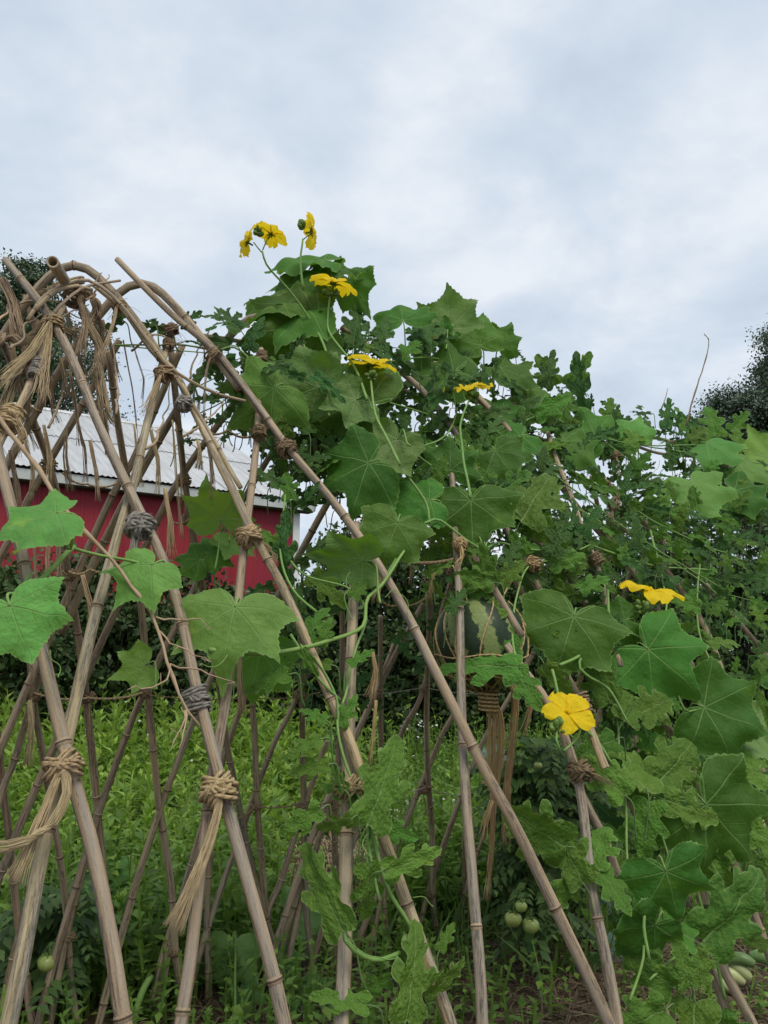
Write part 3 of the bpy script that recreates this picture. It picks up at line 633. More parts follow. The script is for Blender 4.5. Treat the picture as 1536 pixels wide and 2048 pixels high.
FARP = [[(357, 867), (367, 960), (377, 1027), (392, 1110), (410, 1230), (440, 1400), (452, 1500)], [(427, 857), (387, 912), (347, 973), (315, 1035), (280, 1110)], [(290, 857), (260, 927), (230, 975), (180, 1080), (140, 1170)],
 [(143, 853), (103, 922), (60, 1000), (20, 1080)], [(75, 860), (97, 917), (120, 1010), (137, 1143), (160, 1280), (175, 1398), (189, 1534), (197, 1622), (204, 1700)], [(215, 700), (228, 810), (248, 935), (262, 1010), (287, 1280), (295, 1389), (306, 1507), (317, 1614), (339, 1765), (348, 1900)],
 [(470, 1020), (417, 1107), (376, 1200), (328, 1296), (284, 1389), (260, 1444), (219, 1559), (198, 1620)], [(528, 1300), (505, 1362), (455, 1504), (380, 1450)][:3], [(440, 1300), (380, 1450), (350, 1529), (325, 1594), (279, 1732), (238, 1874)],
 [(55, 1240), (66, 1398), (82, 1499), (97, 1590), (118, 1710), (133, 1820), (142, 1950)], [(95, 1300), (60, 1409), (27, 1520), (0, 1590)], [(-10, 1420), (5, 1560), (20, 1680), (36, 1833)], [(175, 1700), (153, 1792), (140, 1845)], [(60, 1760), (46, 1833), (27, 1901)],
 [(495, 1180), (500, 1370), (506, 1471), (511, 1608), (517, 1690), (528, 1833)], [(640, 1300), (582, 1430), (555, 1482), (517, 1581), (481, 1685), (429, 1830)], [(596, 1200), (599, 1367), (602, 1526), (604, 1635), (606, 1760)],
 [(650, 1480), (623, 1553), (596, 1630), (560, 1751), (533, 1814)], [(690, 1540), (664, 1614), (637, 1694), (600, 1790)], [(681, 1180), (681, 1294), (676, 1450), (669, 1642), (670, 1765), (664, 1900)], [(800, 1270), (746, 1403), (714, 1477), (670, 1600)],
 [(757, 1230), (757, 1471), (760, 1650), (766, 1819)], [(862, 1000), (857, 1167), (852, 1300), (850, 1459), (853, 1555), (861, 1673), (862, 1800)], [(955, 1035), (907, 1100), (870, 1157), (827, 1233), (767, 1350)], [(905, 1143), (880, 1225), (842, 1383), (809, 1446), (770, 1530)],
 [(1000, 1250), (916, 1421), (891, 1465), (864, 1528), (820, 1634), (796, 1692), (730, 1860)], [(1090, 1270), (1023, 1396), (995, 1443), (960, 1509), (902, 1664), (870, 1755)], [(935, 1560), (934, 1623), (931, 1760), (930, 1870)], [(975, 1640), (950, 1710), (927, 1781), (905, 1872)],
 [(1105, 1480), (1095, 1560), (1085, 1640), (1075, 1760)], [(1130, 1440), (1090, 1580), (1050, 1680), (1020, 1790)], [(425, 1700), (418, 1847), (420, 1950)], [(760, 1780), (746, 1855), (733, 1929)], [(370, 1800), (336, 1888), (310, 1990)], [(1260, 1120), (1230, 1250), (1200, 1400), (1170, 1560)], [(1180, 950), (1210, 1100), (1240, 1300), (1270, 1500)], [(1380, 1000), (1340, 1150), (1300, 1300)]]
def _lean(px):
    dx = px[-1][0] - px[0][0]; dy = px[-1][1] - px[0][1]
    return 'upright' if abs(dx) < .16 * dy else 'leaning right' if dx < 0 else 'leaning left'
FLAB = distinct(['thin brown far-side pole ' + _lean(px) + ' ' + landmark(sum(x for x, y in px) / len(px), sum(y for x, y in px) / len(px)) for px in FARP], [sum(x for x, y in px) / len(px) for px in FARP])
def raise_top(px):
    (x0, y0), (x1, y1) = px[0], px[1]; k = (x0 - x1) / (y0 - y1)
    return [(x0 + k * -170, y0 - 170), (x0 + k * -90, y0 - 90)] + px
for i, px in enumerate(FARP):
    if 800 < px[0][1] < 1060 and px[0][0] < 700: px = raise_top(px)
    pole(along(px, uf, rng.choice((-.012, .012))), .0098, .0142 if i % 3 else .0128, M_BAMF, FLAB[i], 'brown poles of the far side of the trellis', node=.3)
# arched canes over the ridge at the upper left
def arch(s0, s1, h=2.3, zn=1.95, zf=1.35):
    P = []
    for i in range(11):
        t = i / 10; s = s0 + (s1 - s0) * t
        if t < .35: z = zn + (h - zn) * math.sin(t / .35 * math.pi / 2); u = un(z) + (.83 - un(h)) * t / .35
        else: k = (t - .35) / .65; z = h - (h - zf) * k ** 1.6; u = uf(z)
        P.append(W3(s, u, z))
    return P
def ridge_s(px):   # tunnel station whose ridge is seen at pixel column px
    k = (px - 768) / FPX; a = TO + TN * .83
    # x = k*depth ; depth ~ along VF
    lo, hi = -1, 9
    for _ in range(40):
        m = (lo + hi) / 2; p = W3(m, .83, TH); 
        if (p - CAM).dot(VR) / depth(p) < k: lo = m
        else: hi = m
    return m
GA = 'canes bent over the ridge of the trellis'
for (px0, dpx, lab) in [(200, 190, 'dark cane bent in an arc over the ridge at the upper left'), (330, 150, 'brown cane arching over behind the free-standing pole tip'), (560, 200, 'brown cane arching over the ridge behind the top leaves'), (900, 250, 'brown cane arching over the ridge above the flower right of centre')]:
    s = ridge_s(px0); pole(arch(s + .12, s - .42, TH - .02), .011, .013, M_BAMF, lab, GA, node=.28)
# bundle of thin canes along the ridge
def ridge_line(x0, x1, z, dv=0, u=.83, n=7):
    a, b_ = ridge_s(x0), ridge_s(x1)
    return [W3(a + (b_ - a) * i / (n - 1), u + dv * math.sin(i * 1.7), z + .02 * math.sin(i * 2.1)) for i in range(n)]
for i, (x0, x1, lab) in enumerate([(400, 900, 'brown cane along the ridge hidden among the top leaves'), (850, 1300, 'thin cane along the ridge at the upper right'), (1000, 1480, 'grey cane along the ridge towards the oak tree'), (1150, 1560, 'brown cane along the ridge at the right frame edge')]):
    pole(ridge_line(x0, x1, (TH - .13) + .015 * (i % 3), .02, .83 + .02 * (i % 2)), .006, .0085, M_BAMY if i == 1 else M_BAM, lab, 'canes along the ridge of the trellis', node=.18)
for P, lab, r in [([(55, 640), (85, 595), (125, 572), (168, 560), (205, 576), (245, 612), (290, 672), (340, 735), (420, 782), (490, 802)], 'pale thin cane curving over the upper left bundle and down to the leaf', .0045),
                  ([(70, 620), (105, 586), (150, 572), (185, 580)], 'short pale cane in the bundle at the upper left', .0055), ([(95, 640), (130, 600), (170, 572), (240, 560)], 'dark frayed cane tip sticking out right of the bundle', .004)]:
    pole([near(x, y, .06) for x, y in P], r, r * .8, M_BAMY if r != .004 else M_BAMF, lab, GA, node=.15, wob=.002)
VT = [[(0, 640), (40, 605), (95, 600), (150, 630)], [(20, 700), (70, 640), (130, 620), (200, 650)], [(60, 780), (80, 700), (120, 640), (180, 610)], [(150, 610), (190, 560), (200, 545)], [(175, 600), (205, 565), (212, 548)], [(100, 860), (130, 780), (150, 700), (190, 650)], [(230, 830), (236, 760), (225, 690)], [(260, 700), (310, 670), (360, 690)], [(380, 760), (400, 700), (420, 660)], [(0, 760), (50, 742), (110, 700)], [(300, 900), (330, 820), (345, 770)], [(360, 880), (400, 850), (450, 800)]]
VTL = distinct(['thin dry curled vine ' + landmark(sum(x for x, y in q) / len(q), sum(y for x, y in q) / len(q)) for q in VT], [q[0][0] for q in VT])
for q, lab in zip(VT, VTL):
    P = resample(crom([near(x, y, rng.uniform(-.12, .04)) for x, y in q], 6), .012); P = [p + Vector((noise.noise(p * 14), noise.noise(p * 14 + Vector((5, 0, 0))), noise.noise(p * 14 + Vector((0, 5, 0))))) * .016 for p in P]
    b = MB(); b.tube(P, [.0032 * (1 - .6 * i / len(P)) for i in range(len(P))], 6); b.obj('dry_vine', M_TWIG if rng.random() < .4 else M_BAMF, None, label=lab, cat='dry vine', group='dry vines tangled in the upper left of the trellis')
e0 = at(107, 524, 1.72); e1 = at(150, 592, 2.02)
pole([e1 + (e1 - e0) * 2.2, e1, e0], .011, .0135, M_BAMF, 'dark sawn end of a pole pointing at the viewer at the upper left', GA, node=.4, hollow=True)
s = ridge_s(185)
# the loose dry twig hanging across the left and the one at the upper right
def twig(name, label, main, subs, r0, r1, fn=near, off=.10, mat=M_TWIG):
    P = resample(crom([fn(x, y, off) for x, y in main], 6), .03); n = len(P)
    t = thing(name, P[-1], label, 'twig'); b = MB()
    P = [p + Vector((noise.noise(p * 30), noise.noise(p * 30 + Vector((5, 0, 0))), noise.noise(p * 30 + Vector((0, 5, 0))))) * .003 for p in P]
    b.tube(P, [r0 + (r1 - r0) * i / (n - 1) + (.0012 if i % 5 == 0 else 0) for i in range(n)], 7); b.obj('cane', mat, t)
    for sgm in subs:
        b = MB(); Q = resample(crom([fn(x, y, off + .01 * i) for i, (x, y) in enumerate(sgm)], 5), .015); Q = [q + Vector((noise.noise(q * 60), noise.noise(q * 60 + Vector((5, 0, 0))), noise.noise(q * 60 + Vector((0, 5, 0))))) * .007 for q in Q]
        b.tube(Q, [max(.0007, r1 * (1 - .8 * i / len(Q))) for i in range(len(Q))], 5)
        for i in range(3, len(Q), 4):
            dq = Vector((rng.gauss(0, 1), rng.gauss(0, 1), rng.gauss(0, 1))).normalized() * .018; b.tube([Q[i], Q[i] + dq], [.0009, .0004], 4)
        b.obj('branchlet', mat, t)
twig('dry_branch', 'long dry yellowish branch slanting across the left poles, ending in bare twigs', [(-20, 818), (0, 840), (75, 935), (130, 1020), (195, 1090), (240, 1140), (295, 1215), (318, 1260), (338, 1330), (362, 1400), (400, 1452)],
     [[(310, 1238), (350, 1238), (400, 1240), (420, 1260)], [(318, 1260), (350, 1290), (390, 1310), (420, 1325)], [(340, 1325), (390, 1340), (440, 1355), (470, 1365)], [(340, 1325), (330, 1360), (290, 1375), (250, 1375)], [(372, 1420), (355, 1470), (340, 1500)], [(375, 1420), (365, 1460), (362, 1500)]], .0046, .0020)
twig('dry_stalk', 'bare dry stalk standing up against the sky at the upper right', [(1372, 850), (1388, 790), (1405, 740), (1416, 700), (1418, 680), (1408, 668)], [[(1418, 682), (1412, 672), (1410, 668)]], .004, .0016, fn=lambda x, y, o: at(x, y, 3.5))
twig('dry_stalk', 'thin bare shoot against the sky left of the tall dry stalk', [(1322, 820), (1330, 800), (1335, 776)], [], .0022, .0012, fn=lambda x, y, o: at(x, y, 3.3))

# ------------------------------------------------------------------ lashings, tails and strings
def hank(P, w0, w1, n, r, mat, name, parent=None, flare=.5, **k):
    """a bundle of n fibres along the polyline P, spreading from w0 to w1"""
    P = resample(crom(P, 8), .02); m = len(P); b = MB(); T = [(P[min(i + 1, m - 1)] - P[max(i - 1, 0)]).normalized() for i in range(m)]
    for j in range(n):
        a0 = rng.random() * 6.28; rr = math.sqrt(rng.random()); tw = rng.gauss(0, .7); ln = m if rng.random() < .5 else max(4, int(m * (.75 + .25 * rng.random()))); sd = rng.random() * 99
        Q = []
        for i in range(ln):
            f = i / (m - 1); X = T[i].orthogonal().normalized(); Y = T[i].cross(X); a = a0 + tw * f
            wd = (w0 + (w1 - w0) * f ** 1.5) * rr * (1 + flare * max(0, f - .85) * 6)
            Q.append(P[i] + (X * math.cos(a) + Y * math.sin(a)) * wd + Vector((noise.noise(Vector((f * 5, sd, 0))), noise.noise(Vector((f * 5, sd, 3))), 0)) * (w0 + w1) * .16)
        b.tube(Q, [r * (1 - .5 * i / ln) for i in range(ln)], 4, True, sd)
    return b.obj(name, FIB.get(mat, mat), parent, **k)
def fuzz(b, c, rad, n, r=.0004, ln=.03):
    for j in range(n):
        d = Vector((rng.gauss(0, 1), rng.gauss(0, 1), rng.gauss(0, 1))).normalized(); p = c + d * rad; q = (d + Vector((rng.gauss(0, 1), rng.gauss(0, 1), rng.gauss(0, 1))) * .7).normalized()
        L = ln * (.4 + rng.random()); b.tube(crom([p, p + q * L * .5 + Vector((0, 0, rng.gauss(0, .004))), p + q * L + Vector((0, 0, -.3 * L))], 3), r, 3)
def lashing(c, ax, label, mat, rad=.024, turns=5, rope=.0035, cross=True, tails=(), group='twine lashings of the trellis', fz=10, spread=None, knot=True, squash=.8):
    ax = ax.normalized(); t = thing('twine_lashing', c, label, 'lashing', group); b = MB(); spread = spread or rope * 2.1
    V = (CAM - c).normalized(); V = (V - ax * V.dot(ax)).normalized(); X = V.cross(ax).normalized()
    sets = [(0, turns)] if not cross else [(.55, (turns + 1) // 2 + 1), (-.55, turns // 2 + 1)]
    for tilt, nt in sets:
        k = ax * math.cos(tilt) + X * math.sin(tilt); A = X * math.cos(tilt) - ax * math.sin(tilt); pts = []
        N = nt * 14
        for i in range(N + 1):
            a = 2 * math.pi * i / 14; wv = rad * (1 + .24 * noise.noise(Vector((i * .23, c.x * 50, tilt)))) + rope * .5 * (abs(tilt) > 0 and tilt < 0)
            pts.append(c + A * math.cos(a) * wv + V * math.sin(a) * wv * squash + k * ((i / 14 - nt / 2) * spread + rope * 1.9 * noise.noise(Vector((i * .3, c.y * 40, 7)))))
        b.tube(pts, rope, 6, True, rng.random() * 9)
    if knot:
        kc = c + V * (rad * squash + rope * .6); pts = []
        for i in range(26):
            a = i / 25 * 2 * math.pi * 1.6; pts.append(kc + X * math.sin(a) * rope * 2.6 + ax * math.sin(2 * a + .4) * rope * 1.7 + V * math.cos(3 * a) * rope * .8)
        b.tube(pts, rope, 6, True, rng.random() * 9)
    b.obj('wrap', mat, t)
    f = MB(); fuzz(f, c, rad * .95, fz); 
    if fz: f.obj('loose_fibre', mat, t, kind='stuff')
    for (P, w0, w1, n) in tails: hank([c + V * rad * .6] + P, w0, w1, n, .0007, mat, 'frayed_tail', t)
    return t
def ndir(a, b_): return near(*b_) - near(*a)
NT_ = lambda pts, off=.02: [near(x, y, off) for x, y in pts]
LASH = [ # centre, pole direction (two pixels), label, material, rad, turns, rope, cross, tails, offset
 ((105, 650), ((95, 640), (150, 745)), 'yellowish rope lashing with frayed ends where two poles cross at the upper left', M_JUTE, .027, 6, .0038, True, [(NT_([(95, 700), (85, 755), (78, 805)]), .006, .020, 40), (NT_([(60, 705), (20, 740), (-10, 770)]), .008, .012, 40)], .03),
 ((20, 838), ((50, 790), (15, 855)), 'thick coiled rope wrap on the pole at the left frame edge', M_JUTE, .024, 7, .0042, False, [(NT_([(45, 870), (40, 900)]), .008, .014, 30)], .02),
 ((150, 592), ((130, 560), (105, 640)), 'tight brown rope wrap just under the sawn pole end', M_JUTEB, .026, 8, .0036, False, [(NT_([(170, 640), (165, 690), (164, 715)]), .005, .012, 30)], .0),
 ((74, 740), ((95, 690), (55, 775)), 'fuzzy spiral of rope along the left-leaning pole at the upper left', M_JUTEG, .017, 9, .0036, False, [], .0),
 ((238, 612), ((230, 600), (262, 650)), 'rope lashing high on the straw-coloured pole', M_JUTE, .019, 5, .0034, True, [(NT_([(225, 650), (212, 690), (198, 720)]), .003, .008, 18)], .03),
 ((342, 660), ((330, 640), (372, 680)), 'rope knot where the free-tipped pole meets the arched cane', M_JUTEB, .021, 5, .0032, True, [], .02),
 ((337, 690), ((340, 660), (330, 720)), 'neat brown rope wrap below the knot under the free-tipped pole', M_JUTEB, .016, 7, .0028, False, [], .0),
 ((425, 712), ((400, 695), (450, 740)), 'rope lashing binding two poles right of the free-tipped pole', M_JUTEB, .024, 5, .0034, False, [(NT_([(412, 750), (408, 830), (404, 870)]), .0025, .004, 6)], .03),
 ((328, 748), ((300, 715), (350, 770)), 'pale rope lashing with a bushy tail on the straw-coloured pole', M_JUTE, .023, 5, .0034, True, [(NT_([(312, 775), (298, 810), (290, 825)]), .004, .012, 36)], .03),
 ((368, 808), ((350, 780), (385, 840)), 'lumpy grey knot on the straw-coloured pole below the pale lashing', M_JUTEG, .021, 5, .004, True, [], .03),
 ((278, 1052), ((262, 1000), (300, 1085)), 'large lumpy grey rope knot above the small young leaf', M_JUTEG, .028, 8, .0048, True, [(NT_([(268, 1080), (266, 1110)]), .006, .007, 24)], .04),
 ((498, 1072), ((480, 1030), (520, 1110)), 'pale rope lashing with loose ends above the broad pale leaf', M_JUTE, .028, 6, .0036, True, [(NT_([(535, 1095), (550, 1110), (545, 1125)]), .004, .010, 30)], .03),
 ((518, 865), ((520, 830), (515, 900)), 'rope wrap at the top of the black-streaked pole', M_JUTEB, .020, 6, .0034, False, [], .02),
 ((572, 897), ((540, 850), (610, 950)), 'bulging rope lashing binding the longest pole to its companion', M_JUTEB, .029, 6, .0040, True, [], .03),
 ((392, 1402), ((375, 1340), (405, 1460)), 'grey plaited rope wrap above the big knotted lashing', M_JUTEG, .0245, 7, .0046, False, [], .018),
 ((437, 1580), ((420, 1500), (455, 1650)), 'big knotted jute lashing with a long frayed tail at the left', M_JUTE, .034, 6, .0050, True, [(NT_([(437, 1610), (420, 1680), (385, 1770), (360, 1830), (345, 1860)], .04), .006, .013, 90)], .03),
 ((126, 1535), ((110, 1470), (140, 1600)), 'fraying pale jute knot with golden tails at the lower left crossing', M_JUTE, .030, 4, .0042, True, [(NT_([(135, 1580), (110, 1640), (70, 1672), (30, 1690), (-20, 1695)], .05), .006, .008, 80), (NT_([(95, 1610), (65, 1680), (45, 1730), (30, 1765)], .03), .005, .013, 70)], .03),
 ((700, 1578), ((680, 1500), (720, 1640)), 'jute lashing at the foot crossing beside the central upright pole', M_JUTE, .027, 5, .0042, True, [], .02),
 ((920, 1088), ((912, 1040), (925, 1150)), 'golden jute knot on the upright pole above the watermelon', M_JUTEY, .020, 6, .0036, True, [(NT_([(925, 1110), (915, 1130)]), .006, .008, 30)], .02),
 ((1066, 1128), ((1040, 1080), (1085, 1170)), 'golden brown rope knot on the slanting pole above the right-hand leaf', M_JUTEY, .023, 6, .0036, True, [], .03),
 ((1160, 1542), ((1140, 1490), (1170, 1610)), 'loopy brown rope knot below the lowest yellow flower', M_JUTEB, .028, 5, .0044, True, [(NT_([(1205, 1560), (1225, 1575)]), .005, .010, 30)], .04),
 ((1165, 1410), ((1150, 1370), (1180, 1450)), 'plaited brown rope wrap in shade above the lowest yellow flower', M_JUTEB, .022, 7, .0044, False, [], .0),
 ((1228, 1010), ((1200, 980), (1260, 1045)), 'brown rope wrap on the lower of the two pale upper right poles', M_JUTEB, .022, 6, .0036, False, [(NT_([(1222, 1030), (1224, 1050)]), .006, .010, 30)], .02),
 ((1232, 912), ((1210, 895), (1262, 940)), 'rope lashing with a golden tail on the upper right pole', M_JUTEB, .020, 5, .0036, True, [(NT_([(1238, 940), (1236, 985), (1234, 1020)]), .003, .006, 20)], .02),
 ((1192, 1118), ((1160, 1080), (1220, 1165)), 'brown rope wrap on the stout tan pole at the right', M_JUTEB, .021, 6, .0036, False, [], .012),
 ((523, 715), ((525, 680), (520, 750)), 'rope spiral wound round the pole behind the top leaves', M_JUTEB, .018, 8, .0036, False, [], .0),
]
for (c, dd, lab, mat, rad, turns, rope, cross, tails, off) in LASH:
    lashing(near(c[0], c[1], off * .9), ndir(*dd), lab, mat, rad * rng.uniform(.78, .9), turns + rng.choice((0, 0, 1)), rope * rng.uniform(.62, .82), cross, tails, fz=22)
# small ties on the far side
FTIE = [(66, 1392), (177, 1395), (290, 1385), (503, 1392), (600, 1390), (512, 1612), (602, 1612), (848, 1378), (852, 1572), (845, 1580), (668, 1612), (137, 1150), (367, 960), (377, 1040), (97, 930), (137, 1875), (929, 1788), (862, 1790), (857, 1165), (905, 1145), (530, 1835), (348, 1905)]
TLAB = distinct([('low ' if y > 1500 else 'high ' if y < 1250 else '') + 'far-side twine tie ' + landmark(x, y) for x, y in FTIE], [x for x, y in FTIE])
for (x, y), tl in zip(FTIE, TLAB):
    p = far(x, y, .01); lashing(p, far(x + 4, y + 60) - far(x, y), tl, M_JUTEB, .020, 4, .003, True, [([p + Vector((.01, -.01, -.05)), p + Vector((.015, -.01, -.10 - .05 * rng.random()))], .002, .008, 12)], 'twine ties on the far poles', fz=3)
# frayed cords hanging from the top of the trellis
HANG = [(12, 560, 4, 660, .018, 40), (48, 590, 60, 690, .016, 40), (75, 640, 66, 730, .012, 30), (128, 610, 150, 700, .012, 30), (182, 600, 176, 690, .012, 36), (95, 740, 90, 830, .010, 26), (30, 720, 18, 830, .014, 36), (205, 640, 214, 740, .010, 26), (155, 700, 160, 790, .008, 20), (270, 700, 262, 790, .004, 6), (215, 800, 205, 900, .008, 18), (268, 850, 262, 960, .006, 10), (180, 880, 172, 990, .008, 20), (20, 900, 12, 1010, .010, 24), (385, 760, 380, 830, .006, 10), (395, 880, 388, 930, .010, 26), (35, 600, 22, 680, .016, 40), (20, 640, 8, 770, .016, 40), (60, 790, 48, 885, .006, 16), (140, 745, 128, 870, .008, 18), (120, 715, 118, 785, .010, 26), (247, 680, 236, 855, .004, 5), (200, 775, 190, 850, .010, 26), (50, 880, 36, 990, .008, 22), (88, 850, 70, 955, .010, 20), (155, 840, 147, 950, .006, 14),
        (132, 860, 116, 970, .010, 24), (302, 860, 296, 975, .009, 22), (345, 840, 330, 1060, .006, 9), (352, 850, 338, 1000, .005, 8), (415, 870, 411, 985, .010, 22), (330, 975, 324, 1110, .014, 40), (102, 1045, 62, 1160, .006, 18), (114, 1060, 95, 1160, .008, 22), (64, 1040, 40, 1200, .006, 10), (165, 1150, 160, 1280, .010, 20),
        (300, 1050, 290, 1240, .004, 8), (480, 1290, 474, 1440, .012, 36), (745, 1300, 740, 1400, .014, 40), (752, 1400, 738, 1540, .006, 16), (735, 1050, 728, 1150, .016, 40), (770, 1110, 752, 1200, .014, 34), (825, 1080, 824, 1165, .007, 18), (868, 1140, 860, 1205, .008, 20), (1075, 1370, 1058, 1480, .012, 30), (1180, 1290, 1172, 1390, .012, 30), (55, 1300, 35, 1400, .006, 12), (60, 1400, 30, 1540, .010, 30), (1238, 1030, 1232, 1100, .006, 16)]
HLAB = distinct([('long ' if h[3] - h[1] > 125 else 'short ') + ('thin ' if h[5] < 12 else 'bushy ' if h[5] > 28 else '') + 'frayed jute cord hanging ' + landmark(h[0], h[1]) for h in HANG], [h[0] for h in HANG])
for i, (x0, y0, x1, y1, w, n) in enumerate(HANG):
    o = -.05 - .25 * rng.random(); p, q = near(x0, y0, o), near(x1, y1, o); q = Vector((p.x + (q.x - p.x), p.y, q.z))
    m = p.lerp(q, .5) + Vector((rng.gauss(0, .006), rng.gauss(0, .006), 0))
    hank([p, p.lerp(m, .6), m, q], .0022 if n < 12 else .0035, w * .9, n, .0008, (M_JUTEB if y0 < 780 else (M_JUTE, M_JUTEB, M_JUTEB, M_JUTE)[i % 4]) if x0 < 700 else M_JUTEY, 'frayed_cord', None, label=HLAB[i], cat='cord', group='loose hanging cords at left' if x0 < 700 else 'loose hanging cords at centre and right')
# thick twisted hanks of rope at the top left
for P, lab in [([(40, 690), (75, 668), (110, 655), (140, 668), (165, 660)], 'brown tangle of twine looped across the upper left crossing'), ([(-10, 690), (15, 672), (45, 690), (62, 720), (40, 740)], 'loop of frayed twine at the upper left frame edge'), ([(140, 580), (175, 585), (195, 610), (190, 640)], 'matted fibres hanging from the ridge bundle'), ([(165, 625), (182, 660), (198, 690), (200, 725), (190, 760)], 'thick brown twisted rope hank drooping right of the wrapped joint'), ([(5, 560), (25, 600), (32, 640), (45, 680), (60, 695)], 'thick brown rope hank in the upper left corner'), ([(195, 730), (205, 790), (212, 830), (222, 850)], 'brown rope wound round the dark far pole at the upper left'), ([(60, 700), (30, 755), (12, 800), (5, 850)], 'grey fuzzy rope sagging across the left frame edge'), ([(165, 560), (140, 566), (110, 578), (85, 595)], 'bundle of grey fibres along the ridge at the upper left')]:
    hank(NT_(P, -.06), .010, .014, 60, .0014, M_JUTEB, 'rope_hank', None, label=lab, cat='rope')
# strings stretched between poles
def cord(P, r, mat, label, group='strings tied across the trellis', sag=.012):
    Q = []
    for a, b_ in zip(P, P[1:]):
        for i in range(8): t = i / 8; q = a.lerp(b_, t); q.z -= sag * 4 * t * (1 - t); Q.append(q + Vector((0, 0, .002 * noise.noise(q * 25))))
    Q.append(P[-1]); b = MB(); b.tube(Q, r, 6); 
    for q in Q[2::5]: fuzz(b, q, r, 2, .0004, .02)
    return b.obj('string', mat, None, label=label, cat='string', group=group)
FT = lambda pts, off=.03: [far(x, y, off) for x, y in pts]
cord(FT([(66, 1385), (177, 1395), (285, 1385)]), .004, M_JUTE, 'tan string across the far poles at left, above the weeds')
cord(FT([(285, 1388), (500, 1395), (640, 1385)]), .0025, M_JUTEB, 'thin string across the far poles behind the left crossing')
cord(FT([(640, 1390), (848, 1375), (1010, 1388)]), .002, M_JUTEG, 'pale thin string across the far poles below the watermelon')
cord(FT([(462, 1640), (512, 1612), (602, 1606), (668, 1600)]), .003, M_JUTEB, 'low brown string across the far poles left of the central upright')
cord(FT([(755, 1590), (850, 1575), (945, 1592)]), .0022, M_JUTEG, 'low thin string across the far poles behind the central gap')
cord(NT_([(715, 1105), (800, 1118), (912, 1116)], -.03), .0048, M_JUTEB, 'thick brown rope stretched level between the two upright poles')
cord(NT_([(410, 858), (455, 860), (512, 870)], -.02), .0028, M_JUTEB, 'dark string between the straw-coloured pole and the black-streaked pole')
cord(FT([(125, 945), (175, 968), (235, 965)]), .003, M_JUTE, 'string sagging in front of the red barn at left')
cord(FT([(345, 1045), (390, 1030), (435, 985)]), .0035, M_JUTE, 'slanting string in front of the barn near the backlit leaf')
cord(FT([(137, 1143), (180, 1138), (225, 1135)]), .0045, M_JUTE, 'short string behind the small young leaf at left')
cord(NT_([(760, 1200), (800, 1208), (850, 1196)], -.5), .003, M_JUTE, 'string knotted left of the watermelon')

# ------------------------------------------------------------------ leaves
def fill(outline, step):
    """flat triangulated leaf blade with inner points"""
    pts = [Vector((x, y)) for x, y in outline]; n = len(pts); ed = [(i, (i + 1) % n) for i in range(n)]
    xs = [p.x for p in pts]; ys = [p.y for p in pts]; inner = []; j = 0; y = min(ys)
    while y < max(ys):
        x = min(xs) + (step / 2 if j % 2 else 0)
        while x < max(xs):
            q = Vector((x + rng.uniform(-.1, .1) * step, y + rng.uniform(-.1, .1) * step)); inner.append(q); x += step
        y += step * .87; j += 1
    inner = [q for q in inner if min((q - p).length_squared for p in pts) > (step * .45) ** 2]
    v, e, f, *_ = delaunay_2d_cdt(pts + inner, ed, [], 1, 1e-5)
    par = list(range(len(v)))       # keep the one connected blade
    def root(i):
        while par[i] != i: par[i] = par[par[i]]; i = par[i]
        return i
    for q in f:
        for k in q[1:]: par[root(k)] = root(q[0])
    cnt = {}
    for q in f: cnt[root(q[0])] = cnt.get(root(q[0]), 0) + 1
    best = max(cnt, key=cnt.get); f = [q for q in f if root(q[0]) == best]
    used = sorted({i for q in f for i in q}); mp_ = {o: n for n, o in enumerate(used)}
    on = {i for i in used if i < n}
    fill.rim = [o < n for o in used]
    return [v[i] for i in used], [tuple(mp_[i] for i in q) for q in f]
def palmate(seed, lobes=5, deep=.42, tooth=.05, basal=.30):
    """luffa-like blade, junction at the origin, tip along +y"""
    r = random.Random(seed); st = R(47); tips = [(0, 1.0), (st, .9 + r.uniform(-.05, .05)), (2 * st, .76 + r.uniform(-.06, .06)), (3 * st, .50)]
    out = []
    def rad(a, sgn):
        a = abs(a); i = min(2, int(a / st)); t = a / st - i
        r0, r1 = tips[i][1], tips[i + 1][1]; lin = r0 * (1 - t) + r1 * t
        dp = deep * (1.0 if i == 0 else .85 if i == 1 else .35) * (1 + .15 * math.sin(seed * 3.1 + i * 2 + sgn))
        v = lin * (1 - dp * (math.sin(math.pi * t)) ** .8) * (1 + .0 * t)
        if a > 3 * st: v = tips[3][1]
        return v
    N = 150; A = R(168)
    for i in range(N + 1):
        a = -A + 2 * A * i / N; sgn = 1 if a > 0 else -1; v = rad(a, sgn)
        b = abs(a)
        if b > R(116): k = (b - R(116)) / (A - R(116)); v *= (1 - k ** 1.7) * .93 + .07
        tt = (i * 1.0 * .38) % 1.0; v *= 1 + tooth * (1 - tt) * (1.3 if i % 8 < 4 else .8) - tooth * .4
        v *= 1 + .03 * noise.noise(Vector((a * 2, seed, 0)))
        out.append((math.sin(a) * v, math.cos(a) * v))
    return out
